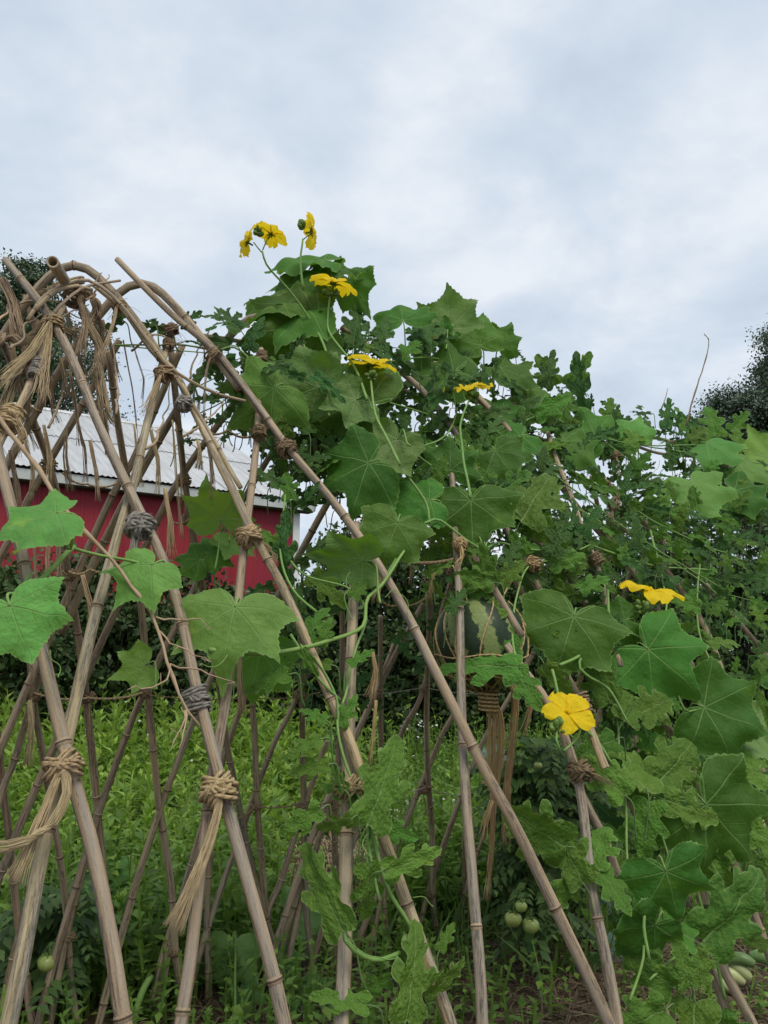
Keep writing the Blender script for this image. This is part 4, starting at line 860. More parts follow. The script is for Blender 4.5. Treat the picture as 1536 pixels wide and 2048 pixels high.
def pinnate(seed, sinus=.5, fat=1.0, tooth=.02):
    """watermelon blade: rounded lobes either side of the midrib"""
    r = random.Random(seed)
    def half():
        s = sinus; j = lambda a: a * r.uniform(.9, 1.1); w = .46 - .34 * s
        L = [(.03, -.01), (.12, -.05), (j(.25) * fat, -.07), (j(.36) * fat, .0), (j(.38) * fat, .12), (j(.31) * fat, .19), (max(w, .06) * .9, .19),
             (w * .75, .26), (j(.26) * fat, .30), (j(.40) * fat, .38), (j(.47) * fat, .48), (j(.43) * fat, .57), (j(.33) * fat, .57), (j(.25), .53), (w * .8, .50),
             (w * .7, .57), (j(.19) * fat, .63), (j(.29) * fat, .71), (j(.29) * fat, .79), (j(.21) * fat, .80), (w * .62 + .02, .76),
             (w * .5 + .03, .82), (j(.15) * fat, .88), (j(.13) * fat, .95), (.05, .995)]
        C = crom([Vector((x, y + r.uniform(-.012, .012), 0)) for x, y in L], 3); return C
    a = half(); b = half()
    out = [(p.x, p.y) for p in a] + [(0, 1.02)] + [(-p.x, p.y) for p in reversed(b)]
    return [(x * (1 + tooth * noise.noise(Vector((x * 22, y * 22, seed)))), y + tooth * .6 * noise.noise(Vector((y * 22, x * 22, seed + 5)))) for x, y in out]
def blade(outline, mat, seed, kind='palm', step=.085, droop=.2, fold=.12, wave=.07, cup=0.0):
    v, f = fill(outline, step); b = MB(); V = []; C = []
    for p in v:
        x, y = p.x, p.y; r = math.hypot(x, y)
        if kind == 'palm':
            th = math.atan2(x, y); st = R(47); ph = (th + st / 2) % st - st / 2
            z = -droop * r * r * (.7 + .3 * math.cos(th)) + fold * r * (abs(ph) / (st / 2)) ** 1.2 * -.32 + wave * r * r * noise.noise(Vector((x * 2.4, y * 2.4, seed * 1.7))) * 1.6 + cup * r * r + wave * .5 * max(0, r - .5) * math.sin(th * 7 + seed)
            z += fold * .35 * abs(x) * (1 if y > -.2 else .4)
        else:
            z = -droop * y * y + fold * abs(x) * 1.3 - droop * .9 * x * x * 2 + wave * noise.noise(Vector((x * 5, y * 5, seed * 1.7))) * .8 + .025 * noise.noise(Vector((x * 16, y * 16, seed)))
        V.append((x, y, z)); C.append((x, y, 0))
    for i in range(len(C)):
        if fill.rim[i]: C[i] = (C[i][0], C[i][1], 1.0)
    # CDT faces face +z
    F = []
    for q in f:
        if len(q) < 3: continue
        a, c, d = Vector(V[q[0]]), Vector(V[q[1]]), Vector(V[q[2]])
        n = (v[q[1]].x - v[q[0]].x) * (v[q[2]].y - v[q[0]].y) - (v[q[1]].y - v[q[0]].y) * (v[q[2]].x - v[q[0]].x)
        F.append(tuple(q) if n > 0 else tuple(reversed(q)))
    b.add(V, F, C); return b.mesh('leaf', mat)
LUF = [blade(palmate(i, deep=.23 + .05 * (i % 3)), M_LUFFA, i, droop=.20 + .16 * (i % 3), fold=.40, wave=.26 + .08 * (i % 2), step=.07) for i in range(7)]
LUFY = [blade(palmate(20 + i, deep=.32), M_LUFFAY, i + 20, droop=.30 + .08 * i, wave=.22, fold=.30, step=.07) for i in range(4)]
MEL = [blade(pinnate(i, .42 + .1 * (i % 3), 1.0), M_MELON, i, 'pin', .07, .18 + .08 * (i % 3), .16, .10) for i in range(5)]
MELB = [blade(pinnate(30 + i, .12 + .12 * i, 1.12), M_MELON, i + 30, 'pin', .07, .15 + .08 * i, .14, .14) for i in range(3)]
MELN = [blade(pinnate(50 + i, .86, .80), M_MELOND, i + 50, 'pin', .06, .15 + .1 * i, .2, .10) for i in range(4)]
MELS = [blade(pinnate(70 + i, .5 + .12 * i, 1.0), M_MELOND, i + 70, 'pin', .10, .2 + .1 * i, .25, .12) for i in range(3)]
SQ = [blade(palmate(40 + i, deep=.30, tooth=.09), M_SQUASH, 40 + i, droop=.35, wave=.32, fold=.5) for i in range(3)]
def frame(p, ang, e, roll, size, wid=1.0):
    """leaf placed at p: its upper face is tilted e degrees from the viewer towards the sky, tip towards ang in that plane, then rolled about the midrib"""
    a = R(ang); Z = VB * math.cos(R(e)) + VU * math.sin(R(e)); V2 = VU * math.cos(R(e)) - VB * math.sin(R(e)); Y = VR * math.cos(a) + V2 * math.sin(a); X = Y.cross(Z)
    q = Matrix.Rotation(R(roll), 3, Y); X, Z = q @ X, q @ Z
    M = Matrix(((X.x * size * wid, Y.x * size, Z.x * size, p.x), (X.y * size * wid, Y.y * size, Z.y * size, p.y), (X.z * size * wid, Y.z * size, Z.z * size, p.z), (0, 0, 0, 1)))
    return M, X, Y, Z
def leaf(plant, mesh, p, size, ang, k=20, roll=0, wid=1.0, pet=True, petlen=.10, pr=.0026, mat=None, to=None, label=None):
    M, X, Y, Z = frame(p, ang, k, roll, size, wid)
    o = link(bpy.data.objects.new('leaf', mesh), parent=plant, M=M, label=label)
    if pet:
        e = to if to is not None else p - Y * petlen * .45 - Z * petlen * .5 + Vector((0, 0, -petlen * .7))
        m = p - Y * petlen * .30 - Z * petlen * .12
        b = MB(); b.tube(crom([p + Z * .001, m, m.lerp(e, .5) + Vector((0, 0, -.012)), e], 4), [pr * (.75 + .4 * i / 12) for i in range(13)], 6); b.obj('petiole', mat or M_STEM, o)
    return o
def stemline(plant, P, r0, r1, mat=None, name='stem'):
    P = resample(crom(P, 8), .02); n = len(P); b = MB()
    P = [p + Vector((noise.noise(p * 9), noise.noise(p * 9 + Vector((5, 0, 0))), noise.noise(p * 9 + Vector((0, 5, 0))))) * .004 for p in P]
    b.tube(P, [r0 + (r1 - r0) * i / (n - 1) for i in range(n)], 7); return b.obj(name, mat or M_STEM, plant)
def tendril(plant, P, coil=0, r=.0009, mat=None):
    P = resample(crom(P, 8), .004); n = len(P); Q = []
    for i, p in enumerate(P):
        f = max(0, i / n - .35); Q.append(p + VR * math.sin(i * .42) * coil * min(1, f * 4) + VU * math.cos(i * .42) * coil * min(1, f * 4) + VF * coil * .5 * math.sin(i * .3))
    b = MB(); b.tube(Q, r, 5); b.obj('tendril', mat or M_STEM, plant)
# flowers
def petal_mesh(seed):
    b = MB(); r = random.Random(seed); nu, nv = 9, 9; V = []; F = []; C = []
    for i in range(nv + 1):
        t = i / nv; w = .10 + .52 * (math.sin(min(1, t * 1.12) * math.pi * .56) ** 1.2) * (1 - .45 * max(0, t - .82) / .18)
        for j in range(nu + 1):
            u = j / nu * 2 - 1; x = u * w * .5; y = t * (1 - .10 * u * u + .02 * math.sin(u * 5 + seed)) + .03 * noise.noise(Vector((u * 4, t * 3, seed)))
            z = .16 * math.sin(t * 2.2) - .30 * t * t + .10 * t * noise.noise(Vector((u * 2.4, t * 2.2, seed * 3.3))) * 2 + .10 * abs(u) * t * t * r.uniform(.6, 1.2) - .03 * math.cos(u * 6) * t
            V.append((x, y, z)); C.append((x, y, seed))
    for i in range(nv):
        for j in range(nu): a = i * (nu + 1) + j; F.append((a, a + 1, a + nu + 2, a + nu + 1))
    b.add(V, F, C); return b.mesh('petal', M_PETAL)
PET = [petal_mesh(i) for i in range(8)]
def ball(c, r, sq=1.0, ax=None, n=8, m=6):
    V = []; F = []; ax = (ax or Vector((0, 0, 1))).normalized(); X = ax.orthogonal().normalized(); Y = ax.cross(X)
    for i in range(m + 1):
        ph = math.pi * i / m
        for k in range(n):
            a = 2 * math.pi * k / n; V.append(c + (X * math.cos(a) + Y * math.sin(a)) * r * max(.02, math.sin(ph)) + ax * r * sq * math.cos(ph))
    for i in range(m):
        for k in range(n): F.append((i * n + k, (i + 1) * n + k, (i + 1) * n + (k + 1) % n, i * n + (k + 1) % n))
    return V, F
def flower(plant, p, size, axis, spin=0, droop=None, npet=5, label=None, open_=1.0):
    """open five-petalled yellow flower facing along axis"""
    Zx = axis.normalized(); X = Zx.orthogonal().normalized(); Y = Zx.cross(X)
    b = MB(); V, F = ball(p, size * .09, 1.2, Zx); b.add(V, F)
    b.tube([p - Zx * size * .35, p], [size * .045, size * .06], 7)
    for k in range(5):
        a = 2 * math.pi * (k + .5) / 5; d = X * math.cos(a) + Y * math.sin(a); b.tube([p - Zx * size * .1, p - Zx * size * .02 + d * size * .2, p - Zx * size * .06 + d * size * .34], [size * .04, size * .035, size * .006], 5)
    t = b.obj('flower', M_BUD, plant, label=label)
    for k in range(npet):
        a = spin + 2 * math.pi * k / 5 + rng.gauss(0, .08); d = X * math.cos(a) + Y * math.sin(a); el = rng.gauss(.02, .10) + (open_ - 1)
        yv = (d * math.cos(el) + Zx * math.sin(el)); xv = Zx.cross(d).normalized() * -1; zv = xv.cross(yv); s = size * rng.uniform(.92, 1.08)
        M = Matrix(((xv.x * s * 1.48, yv.x * s, zv.x * s, p.x), (xv.y * s * 1.48, yv.y * s, zv.y * s, p.y), (xv.z * s * 1.48, yv.z * s, zv.z * s, p.z), (0, 0, 0, 1)))
        link(bpy.data.objects.new('petal', PET[(k + int(spin * 7)) % 8]), parent=t, M=M)
    c = MB()
    for k in range(3):
        a = k * 2.1; V, F = ball(p + Zx * size * .10 + (X * math.cos(a) + Y * math.sin(a)) * size * .06, size * .06, 1.3, Zx); c.add(V, F)
    c.obj('stamens', M_PETAL, t)
    return t
def buds(plant, p, n, r, sp, down=True):
    b = MB()
    for i in range(n):
        d = Vector((rng.gauss(0, 1), rng.gauss(0, 1), rng.gauss(0, .6))).normalized() * sp * (rng.random() ** .5); rr = r * rng.uniform(.55, 1.15)
        ax = (d + Vector((0, 0, sp * .5))).normalized(); V, F = ball(p + d, rr, 1.35, ax); b.add(V, F); b.tube([p - Vector((0, 0, sp * .4)), p + d], rr * .25, 4)
    return b.obj('bud_cluster', M_BUD, plant)
D2 = lambda px, p: px * depth(p) / FPX
# --- luffa vine at the left: young light-green leaves
GL = 'luffa vines on the trellis'
vl = thing('luffa_vine', near(0, 2400), 'young luffa vine with four pale green leaves across the left poles', 'vine', GL)
def lp(x, y, off): return near(x, y, off)
def put(plant, mesh, x, y, spx, ang, k=20, roll=0, wid=1.0, off=.08, **kw):
    p = near(x, y, off); return leaf(plant, mesh, p, D2(spx, p) * 1.0, ang, k, roll, wid, **kw)
put(vl, LUFY[0], 20, 1212, 140, -60, 34, 0, 1.05, .17, to=near(60, 1150, .1))
put(vl, LUFY[1], 112, 1026, 150, 205, 66, -6, 1.0, .20, to=near(140, 1098, .14))
put(vl, LUFY[2], 302, 1130, 105, -125, 56, -6, 1.1, .12, to=near(295, 1200, .05))
put(vl, LUFY[3], 470, 1214, 150, -95, 46, -4, 1.05, .10, to=near(478, 1297, .05))
stemline(vl, NT_([(60, 1180), (95, 1150), (140, 1098), (150, 1092)], .10), .004, .0045)
stemline(vl, NT_([(140, 1098), (130, 1060), (114, 1026)], .15), .003, .003)
stemline(vl, NT_([(145, 1095), (200, 1110), (255, 1120), (300, 1130)], .1), .003, .0025)
stemline(vl, NT_([(418, 1300), (478, 1304), (540, 1305), (595, 1299), (650, 1284), (725, 1255), (735, 1200), (760, 1175), (800, 1115), (840, 1060)], .06), .0048, .0032)
for P in ([(100, 1300), (102, 1320), (120, 1330), (128, 1345), (118, 1362)], [(455, 1310), (440, 1328), (420, 1332), (395, 1335)], [(705, 1240), (690, 1200), (700, 1150)]): tendril(vl, NT_(P, .08), .006)
# --- the big central luffa vine
vc = thing('luffa_vine', near(760, 2500), 'large luffa vine with big dark leaves and six tall yellow flowers over the centre', 'vine', GL)
CL = [ # x, y, size px, angle, lean, roll, width, offset, mesh
 (648, 520, 130, 178, 62, 0, .9, -.05, 0), (652, 535, 92, 28, 58, 0, .9, -.02, 1), (636, 548, 120, 176, 60, 0, .85, .0, 2), (632, 578, 135, 186, 46, 10, .9, .02, 3), (565, 605, 135, 197, 58, 10, .75, .0, 4), (614, 620, 158, 194, 38, 12, .9, .05, 5),
 (628, 645, 170, 212, 60, -40, .8, .06, 0), (700, 560, 95, -70, 30, 30, .8, -.06, 1), (548, 775, 135, 222, 30, 0, 1.0, .02, 2), (636, 775, 130, 150, 20, 165, .9, .05, 3), (735, 806, 160, 158, 30, -10, 1.05, .05, 6), (712, 800, 115, 222, 55, 150, .8, .08, 4),
 (738, 925, 140, 205, 18, 0, 1.0, .02, 5), (795, 880, 110, -108, 20, 150, .75, .07, 6), (795, 1045, 108, -112, 32, -4, 1.0, .06, 0), (942, 1000, 128, -86, 28, 2, 1.1, .06, 1), (726, 1120, 125, 168, 20, 155, .75, .06, 2), (908, 742, 125, 196, 40, 10, .95, .02, 3), (1042, 872, 105, 206, 42, 6, .95, .02, 4),
 (806, 640, 92, 92, 35, 0, 1.1, -.02, 5), (896, 657, 100, 84, 25, 160, 1.0, -.05, 6), (960, 690, 105, 128, 10, 20, .95, -.02, 0), (1000, 690, 70, 70, 10, 0, .9, -.05, 1), (930, 715, 110, 160, 40, 0, .9, .0, 2), (1000, 735, 95, -30, 40, 0, .9, .0, 3), (1190, 868, 110, 150, 32, 0, .9, .02, 4), (1080, 800, 100, 190, 45, 0, .9, .0, 5), (860, 1000, 110, 190, 50, 0, .9, -.02, 6), (900, 940, 90, 80, 10, 0, 1.0, -.05, 2), (990, 900, 100, -60, 40, 0, .9, .02, 3), (1130, 880, 100, -50, 50, 0, .9, .0, 1), (1000, 830, 90, 120, 30, 0, .9, -.06, 5)]
for (x, y, s, a, k, ro, wd, off, m) in CL: put(vc, LUF[m], x, y, s * .94, a + rng.uniform(-6, 6), k, ro + rng.uniform(-10, 10), wd * rng.uniform(.92, 1.05), off + .03)
FS = [ # stalk, stalk offset
 [(523, 503), (533, 532), (573, 575), (607, 620), (627, 653), (647, 690), (662, 735)], [(660, 590), (655, 633), (657, 662), (683, 697), (710, 737), (735, 800)], [(741, 758), (747, 803), (753, 837), (770, 873), (800, 930)], [(937, 800), (922, 850), (925, 905), (940, 995)], [(604, 478), (600, 520), (606, 580)]]
for i, P in enumerate(FS): stemline(vc, NT_(P, (.13, .17, .21, .21, .10)[i]), .0028, .0040, M_STEM, 'flower_stalk')
stemline(vc, NT_([(523, 505), (512, 492), (506, 484)], .10), .0018, .0018, M_STEM, 'flower_stalk'); stemline(vc, NT_([(525, 500), (533, 482), (538, 472)], .10), .0018, .0018, M_STEM, 'flower_stalk'); stemline(vc, NT_([(604, 480), (614, 472), (622, 468)], .10), .0018, .0018, M_STEM, 'flower_stalk')
UPV = Vector((0, 0, 1))
def fl(plant, x, y, spx, axis, spin, label, off=.10, npet=5, op=1.0): p = near(x, y, off); return flower(plant, p, D2(spx, p), axis, spin, None, npet, label, op)
fl(vc, 494, 484, 38, VB * .2 - VR * .9 + UPV * .5, .6, 'yellow flower seen from behind, left of the topmost pair', npet=5)
fl(vc, 542, 468, 38, UPV * .9 + VR * .35 - VB * .25, 2.1, 'yellow flower seen from the side, right of the topmost pair')
fl(vc, 624, 464, 38, VR * .9 + UPV * .25 - VB * .25, 1.2, 'yellow flower in profile above the uppermost leaves')
fl(vc, 668, 566, 51, UPV * .95 + VB * .1 + VR * .18, .4, 'yellow flower on the second stalk from the top', .17)
fl(vc, 744, 728, 53, UPV * .92 + VB * .18 + VR * .1, 1.7, 'yellow flower in the middle above the dark leaves', .22)
fl(vc, 936, 778, 51, UPV * .9 + VB * .3, .9, 'yellow flower right of the middle', .22)
for (x, y, n, sp) in ((512, 464, 9, 10), (606, 452, 9, 9), (664, 584, 14, 14), (741, 752, 14, 14), (945, 794, 8, 12)):
    p = near(x, y, .10 if y < 500 else .17 if y < 600 else .22); buds(vc, p, n, D2(5.5, p), D2(sp, p))
for P, r in (([(850, 1045), (880, 1040), (940, 1085), (968, 1098), (1000, 1085), (1050, 1098), (1110, 1100)], .0036), ([(940, 1000), (950, 1050), (968, 1098)], .003), ([(968, 1098), (990, 1040), (1010, 1000), (1040, 1035)], .003), ([(820, 900), (880, 880), (905, 850), (915, 815)], .003), ([(795, 1045), (800, 1100), (765, 1160)], .003), ([(660, 735), (700, 800), (760, 870), (800, 930), (850, 1000), (860, 1045)], .0042), ([(600, 640), (610, 700), (640, 740)], .003), ([(640, 640), (650, 700), (665, 740)], .003), ([(1190, 870), (1215, 890), (1250, 915)], .003)):
    stemline(vc, NT_(P, .03), r, r * .8)
for P in ([(1000, 1010), (1040, 1000), (1070, 985)], [(1060, 1050), (1100, 1035), (1135, 1040)], [(770, 1195), (790, 1180), (815, 1210), (820, 1240)]): tendril(vc, NT_(P, .05), .005)
# --- luffa vine at the right
vr = thing('luffa_vine', near(1300, 2500), 'luffa vine with broad leaves and two yellow flowers on the right side', 'vine', GL)
RL = [(1384, 965, 100, -72, 48, 0, 1.0, .05, 0, 1), (1412, 885, 100, -100, 62, 0, 1.0, .05, 1, 1), (1545, 915, 90, 172, 40, 160, .9, .05, 2, 1), (1270, 880, 65, 118, 10, 0, 1.0, .02, 3, 1), (1470, 980, 85, -30, 50, 0, 1.0, .02, 0, 0), (1148, 1232, 132, -112, 30, 0, 1.1, .08, 6, 0), (1296, 1298, 150, -42, 28, 10, .95, .08, 5, 0), (1408, 1414, 140, -22, 32, 8, .95, .06, 0, 0), (1412, 1608, 165, -48, 12, 0, 1.0, .07, 1, 0), (1332, 1742, 125, -72, 8, 0, 1.05, .08, 2, 0), (1310, 1850, 115, 232, -10, 0, .8, -.02, 3, 0), (1490, 1440, 120, -80, 20, 150, .7, .05, 4, 0), (1250, 1240, 90, 190, 30, 0, .8, .02, 5, 0), (1480, 930, 80, 10, 50, 0, 1, .03, 6, 1)]
for (x, y, s, a, k, ro, wd, off, m, yg) in RL: put(vr, (LUFY[m % 4] if yg else LUF[m]), x, y, s, a, k, ro, wd, off + (.07 if y > 1500 else .02))
fl(vr, 1298, 1184, 64, UPV * .95 + VB * .16 + VR * .18, .3, 'yellow flower on the right, seen nearly edge on', .12)
fl(vr, 1135, 1426, 55, UPV * .75 + VB * .62 + VR * .1, 1.0, 'lowest yellow flower, opened towards the viewer', .14)
for (x, y, n, sp) in ((1282, 1216, 16, 16), (1112, 1456, 18, 20)): p = near(x, y, .12); buds(vr, p, n, D2(6, p), D2(sp, p))
stemline(vr, NT_([(1294, 1195), (1294, 1240), (1294, 1282)], .11), .0028, .0032, name='flower_stalk'); stemline(vr, NT_([(1135, 1430), (1160, 1460), (1150, 1480), (1128, 1502)], .12), .0024, .003, name='flower_stalk'); stemline(vr, NT_([(1112, 1460), (1112, 1480), (1120, 1500)], .12), .0024, .003, name='flower_stalk')
for P, r in (([(1120, 1330), (1160, 1310), (1200, 1275), (1245, 1262), (1290, 1280), (1300, 1300)], .0042), ([(1215, 1180), (1218, 1230), (1226, 1250), (1210, 1265), (1160, 1320), (1175, 1350), (1220, 1380), (1260, 1450)], .004), ([(1345, 1360), (1370, 1420), (1395, 1420)], .003), ([(1370, 1390), (1345, 1340), (1330, 1300)], .003), ([(1105, 1340), (1130, 1420), (1190, 1480), (1225, 1530)], .004), ([(1335, 1745), (1290, 1830), (1300, 1920)], .004)):
    stemline(vr, NT_(P, .05), r, r * .85)
for P in ([(1355, 895), (1375, 930), (1420, 960), (1440, 985), (1446, 990)], [(1320, 920), (1316, 935), (1300, 950), (1290, 960)], [(1310, 900), (1330, 880), (1360, 897)]): tendril(vr, NT_(P, .10), .001)
# --- leaves inside the tunnel, lit from behind
vb = thing('luffa_vine', far(430, 2100), 'luffa vine on the far side with a backlit leaf before the red barn', 'vine', GL)
for (x, y, s, a, k, ro, m) in [(440, 1040, 100, 100, -20, 165, 0), (290, 1330, 70, 200, 20, 160, 1), (420, 1105, 60, 20, 30, 0, 2), (470, 1075, 70, -60, 20, 160, 3), (520, 1300, 110, -100, 10, 0, 0), (400, 1120, 60, 170, 30, 0, 1)]:
    p = far(x, y, .5); leaf(vb, (LUFY if m < 4 and ro else LUF)[m], p, D2(s, p), a, k, ro, 1.0)
stemline(vb, FT([(430, 1110), (445, 1060), (470, 1020), (500, 960)], .45), .003, .002)

# ------------------------------------------------------------------ watermelons in twine slings
def melon_mat():
    T = NT('watermelon_rind'); a = T.attr().outputs['Vector']; sx = T.n('SeparateXYZ', {0: a})
    ang = T.math('ARCTAN2', sx.outputs[1], sx.outputs[0])
    n1 = T.noise(T.map(a, (1, 1, 1)), 3.5, 5, .6); n2 = T.noise(a, 16, 4, .7)
    w = T.math('ADD', T.math('MULTIPLY', ang, 9), T.math('ADD', T.math('MULTIPLY', n1, 4.2), T.math('MULTIPLY', n2, 2.6)))
    s = T.math('SINE', w); k = T.rng(s, -.1, .35)
    dk = T.mix(T.rng(n2, .3, .7), (.010, .022, .010), (.022, .045, .018)); lt = T.mix(T.rng(n2, .35, .65), (.13, .175, .055), (.21, .27, .09))
    return T.done(T.bsdf(T.mix(k, dk, lt), .48, T.bump(n2, .001, .3), .25))
M_RIND = melon_mat()
def watermelon(px, py, off, rpx, aspect, axis, label):
    p = near(px, py, off); r = D2(rpx, p); ax = axis.normalized(); X = ax.orthogonal().normalized(); Y = ax.cross(X); b = MB(); V = []; F = []; C = []; m, n = 32, 40
    for i in range(m + 1):
        ph = math.pi * i / m
        for k in range(n):
            a = 2 * math.pi * k / n; rr = math.sin(ph) * (1 + .012 * math.cos(9 * a)) + .002
            V.append(p + (X * math.cos(a) + Y * math.sin(a)) * r * rr + ax * r * aspect * math.cos(ph)); C.append((rr * math.cos(a), rr * math.sin(a), math.cos(ph) * aspect))
    for i in range(m):
        for k in range(n): F.append((i * n + k, (i + 1) * n + k, (i + 1) * n + (k + 1) % n, i * n + (k + 1) % n))
    b.add(V, F, C); t = thing('watermelon', p - Vector((0, 0, r)), label, 'watermelon', 'watermelons hanging in the trellis'); b.obj('rind', M_RIND, t)
    s = MB(); q = p + ax * r * aspect; s.tube(crom([q - ax * .01, q + ax * .03 + Vector((0, 0, .02)), q + ax * .04 + Vector((0, 0, .08))], 4), [.006, .005, .0045, .004, .004, .004, .004, .004, .004], 6); s.obj('stalk', M_STEM, t)
    return p, r
wp, wr = watermelon(962, 1283, -.15, 92, 1.06, Vector((-.35, .2, 1)), 'big striped dark green watermelon hanging in a twine sling')
watermelon(660, 882, -.25, 48, 1.2, Vector((.1, .2, 1)), 'striped watermelon half hidden behind the large dark leaves at the top')
sl = thing('twine_sling', wp + Vector((0, 0, .15)), 'golden jute sling holding the big watermelon, with long frayed tails', 'sling')
b = MB()
gather = wp + Vector((.012, -.03, -wr * 1.17))
for k in range(12):
    a = k / 12 * 2 * math.pi + .2; pts = []
    for i in range(15):
        t = i / 14; ph = math.pi * (1 - t * (.80 if k % 2 else .62)); aa = a + .35 * math.sin(t * 4 + k)
        pts.append(wp + Vector((math.cos(aa) * math.sin(ph), math.sin(aa) * math.sin(ph), math.cos(ph) * 1.05)) * wr * 1.025)
    b.tube([gather] + pts, .0022, 5, True, k)
for hh, rr in ((-.72, .72), (-.30, .97)):
    b.tube([wp + Vector((math.cos(i / 30 * 6.283) * rr, math.sin(i / 30 * 6.283) * rr, hh + .04 * math.sin(i * .9))) * wr * 1.04 for i in range(31)], .0022, 5)
for (dx, tx, ty) in ((-.5, 905, 1130), (.2, 935, 1110), (.6, 1045, 1130), (-.1, 1060, 1130)):
    b.tube(crom([wp + Vector((dx * wr * .8, -wr * .65, wr * .35)), wp + Vector((dx * wr * .7, -wr * .5, wr * .9)), near(tx, ty, -.02)], 6), .0022, 5)
b.obj('net', M_JUTEY, sl)
b = MB(); pts = [gather + Vector((math.cos(i * .45) * .024, math.sin(i * .45) * .024, .016 - i * .0007)) for i in range(70)]; b.tube(pts, .0032, 5); b.obj('gather_wrap', M_JUTEY, sl)
g2 = lambda x, y: at(x, y, depth(gather))
for (dx, ln, n_) in ((-11, 1560, 20), (-2, 1800, 26), (7, 1740, 22), (13, 1620, 14)):
    hank([gather + VR * D2(dx, gather) * .6, g2(990 + dx, 1430), g2(990 + dx * 1.2, 1500), g2(986 + dx * .6, 1580), g2(984 + dx * .4, (1580 + ln) / 2), g2(974 + dx * .7, ln)], .0055, .0065, n_, .0008, M_JUTEY, 'frayed_tail', sl, .8)
hank([g2(1010, 1360), g2(1030, 1385), g2(1028, 1450), g2(1020, 1520), g2(1012, 1600), g2(1010, 1690)], .009, .012, 34, .0009, M_JUTEY, 'frayed_tail', sl, .3)
hank([g2(985, 1600), g2(970, 1650), g2(968, 1680)], .006, .012, 30, .0009, M_JUTEY, 'frayed_tail', sl, .5)

# ------------------------------------------------------------------ watermelon vines
GM = 'watermelon vines on the trellis'
def mput(plant, mesh, x, y, spx, ang, k=15, roll=0, wid=1.0, off=.05, fn=near, **kw):
    p = fn(x, y, off); return leaf(plant, mesh, p, D2(spx, p), ang, k, roll, wid, petlen=min(.09, D2(spx, p) * .8), pr=.0018, mat=M_STEMD, **kw)
def mset(plant, L, meshes, off=.05, k0=15, wd=.68):
    for i, (x, y, s, a) in enumerate(L): mput(plant, meshes[i % len(meshes)], x, y, s, a, k0 + rng.uniform(-15, 30), rng.uniform(-32, 32), wd * rng.uniform(.85, 1.15), off + rng.uniform(-.03, .03))
v1 = thing('watermelon_vine', near(715, 2300), 'watermelon vine climbing the central upright pole', 'vine', GM)
mset(v1, [(735, 1650, 190, 68), (772, 1742, 122, 18), (736, 1730, 118, -86), (688, 1862, 196, 122), (812, 2040, 180, 76), (735, 2010, 120, 168), (850, 1990, 100, 30), (700, 1640, 70, 200), (690, 1580, 60, 120), (712, 1600, 80, 150), (760, 1650, 80, -20), (680, 1450, 70, 60), (650, 1440, 60, 150), (700, 1330, 60, 40), (660, 1330, 70, 170), (705, 1195, 55, 60), (640, 1290, 60, 70), (612, 1275, 90, 68), (605, 1300, 60, -60), (640, 1480, 80, 200), (655, 1530, 75, 190), (640, 1620, 90, 210), (585, 1330, 50, 190), (575, 1350, 90, 200), (780, 1960, 70, 200), (880, 1900, 60, 60)], MEL, .05, 18, .60)
for P, r in (([(760, 1800), (735, 1680), (735, 1640), (690, 1520), (675, 1440), (690, 1390), (712, 1300), (735, 1230), (700, 1180), (610, 1150), (580, 1120)], .0028), ([(735, 1640), (775, 1770), (820, 1850), (828, 1900), (820, 1990)], .0042), ([(690, 1830), (690, 1880), (715, 1910), (755, 1922), (800, 1905)], .005), ([(580, 1270), (600, 1300), (640, 1360), (680, 1400)], .003), ([(675, 1440), (672, 1395), (640, 1330), (600, 1290)], .0025)): stemline(v1, NT_(P, .035), r, r * .8)
for P in ([(825, 1795), (850, 1795), (868, 1815), (866, 1812)], [(690, 1880), (740, 1912), (800, 1918)], [(745, 1720), (725, 1690), (740, 1665)]): tendril(v1, NT_(P, .06), .002)
v2 = thing('watermelon_vine', near(1250, 2300), 'lush watermelon vine with rounded mottled leaves at the lower right', 'vine', GM)
mset(v2, [(1132, 1692, 138, 154), (1165, 1765, 125, 112), (1182, 1730, 100, 62), (1200, 1745, 90, -58), (1150, 1740, 90, -120), (1292, 1575, 190, 104), (1320, 1562, 150, 42), (1300, 1602, 110, -105), (1330, 1600, 110, -20), (1250, 1590, 110, 130), (1410, 1882, 195, 38), (1388, 1880, 125, 150), (1392, 1895, 75, -80), (1345, 1975, 120, 145), (1390, 2005, 150, -100), (1380, 1975, 90, 100), (1440, 2035, 90, -50), (1330, 2020, 120, 200), (1250, 1440, 100, 60), (1230, 1480, 90, 200), (1275, 1430, 100, 30), (1220, 1400, 100, 110), (1460, 1780, 110, 120), (1500, 1660, 110, -30), (1470, 1500, 90, -70)], MELB + MEL[:1], .03, 26, .84)
for P, r in (([(1260, 2000), (1290, 1900), (1260, 1800), (1255, 1700), (1252, 1620), (1240, 1520), (1236, 1430)], .0032), ([(1390, 1890), (1340, 1920), (1300, 1960)], .0035), ([(1300, 1590), (1320, 1660), (1345, 1740)], .003)): stemline(v2, NT_(P, -.02), r, r * .8)
v3 = thing('watermelon_vine', near(1000, 2400), 'watermelon vine spreading round the hanging watermelon', 'vine', GM)
mset(v3, [(985, 1165, 80, 165), (985, 1160, 80, 110), (1000, 1165, 70, 40), (955, 1125, 70, 95), (1105, 1110, 100, 70), (1120, 1100, 90, 120), (1100, 1130, 80, 20), (1050, 1110, 60, 120), (1160, 1180, 80, 30), (1010, 1130, 70, 60), (1090, 1330, 80, -50)], MELB[:2] + MEL[:2] + MELN[:1], .04)
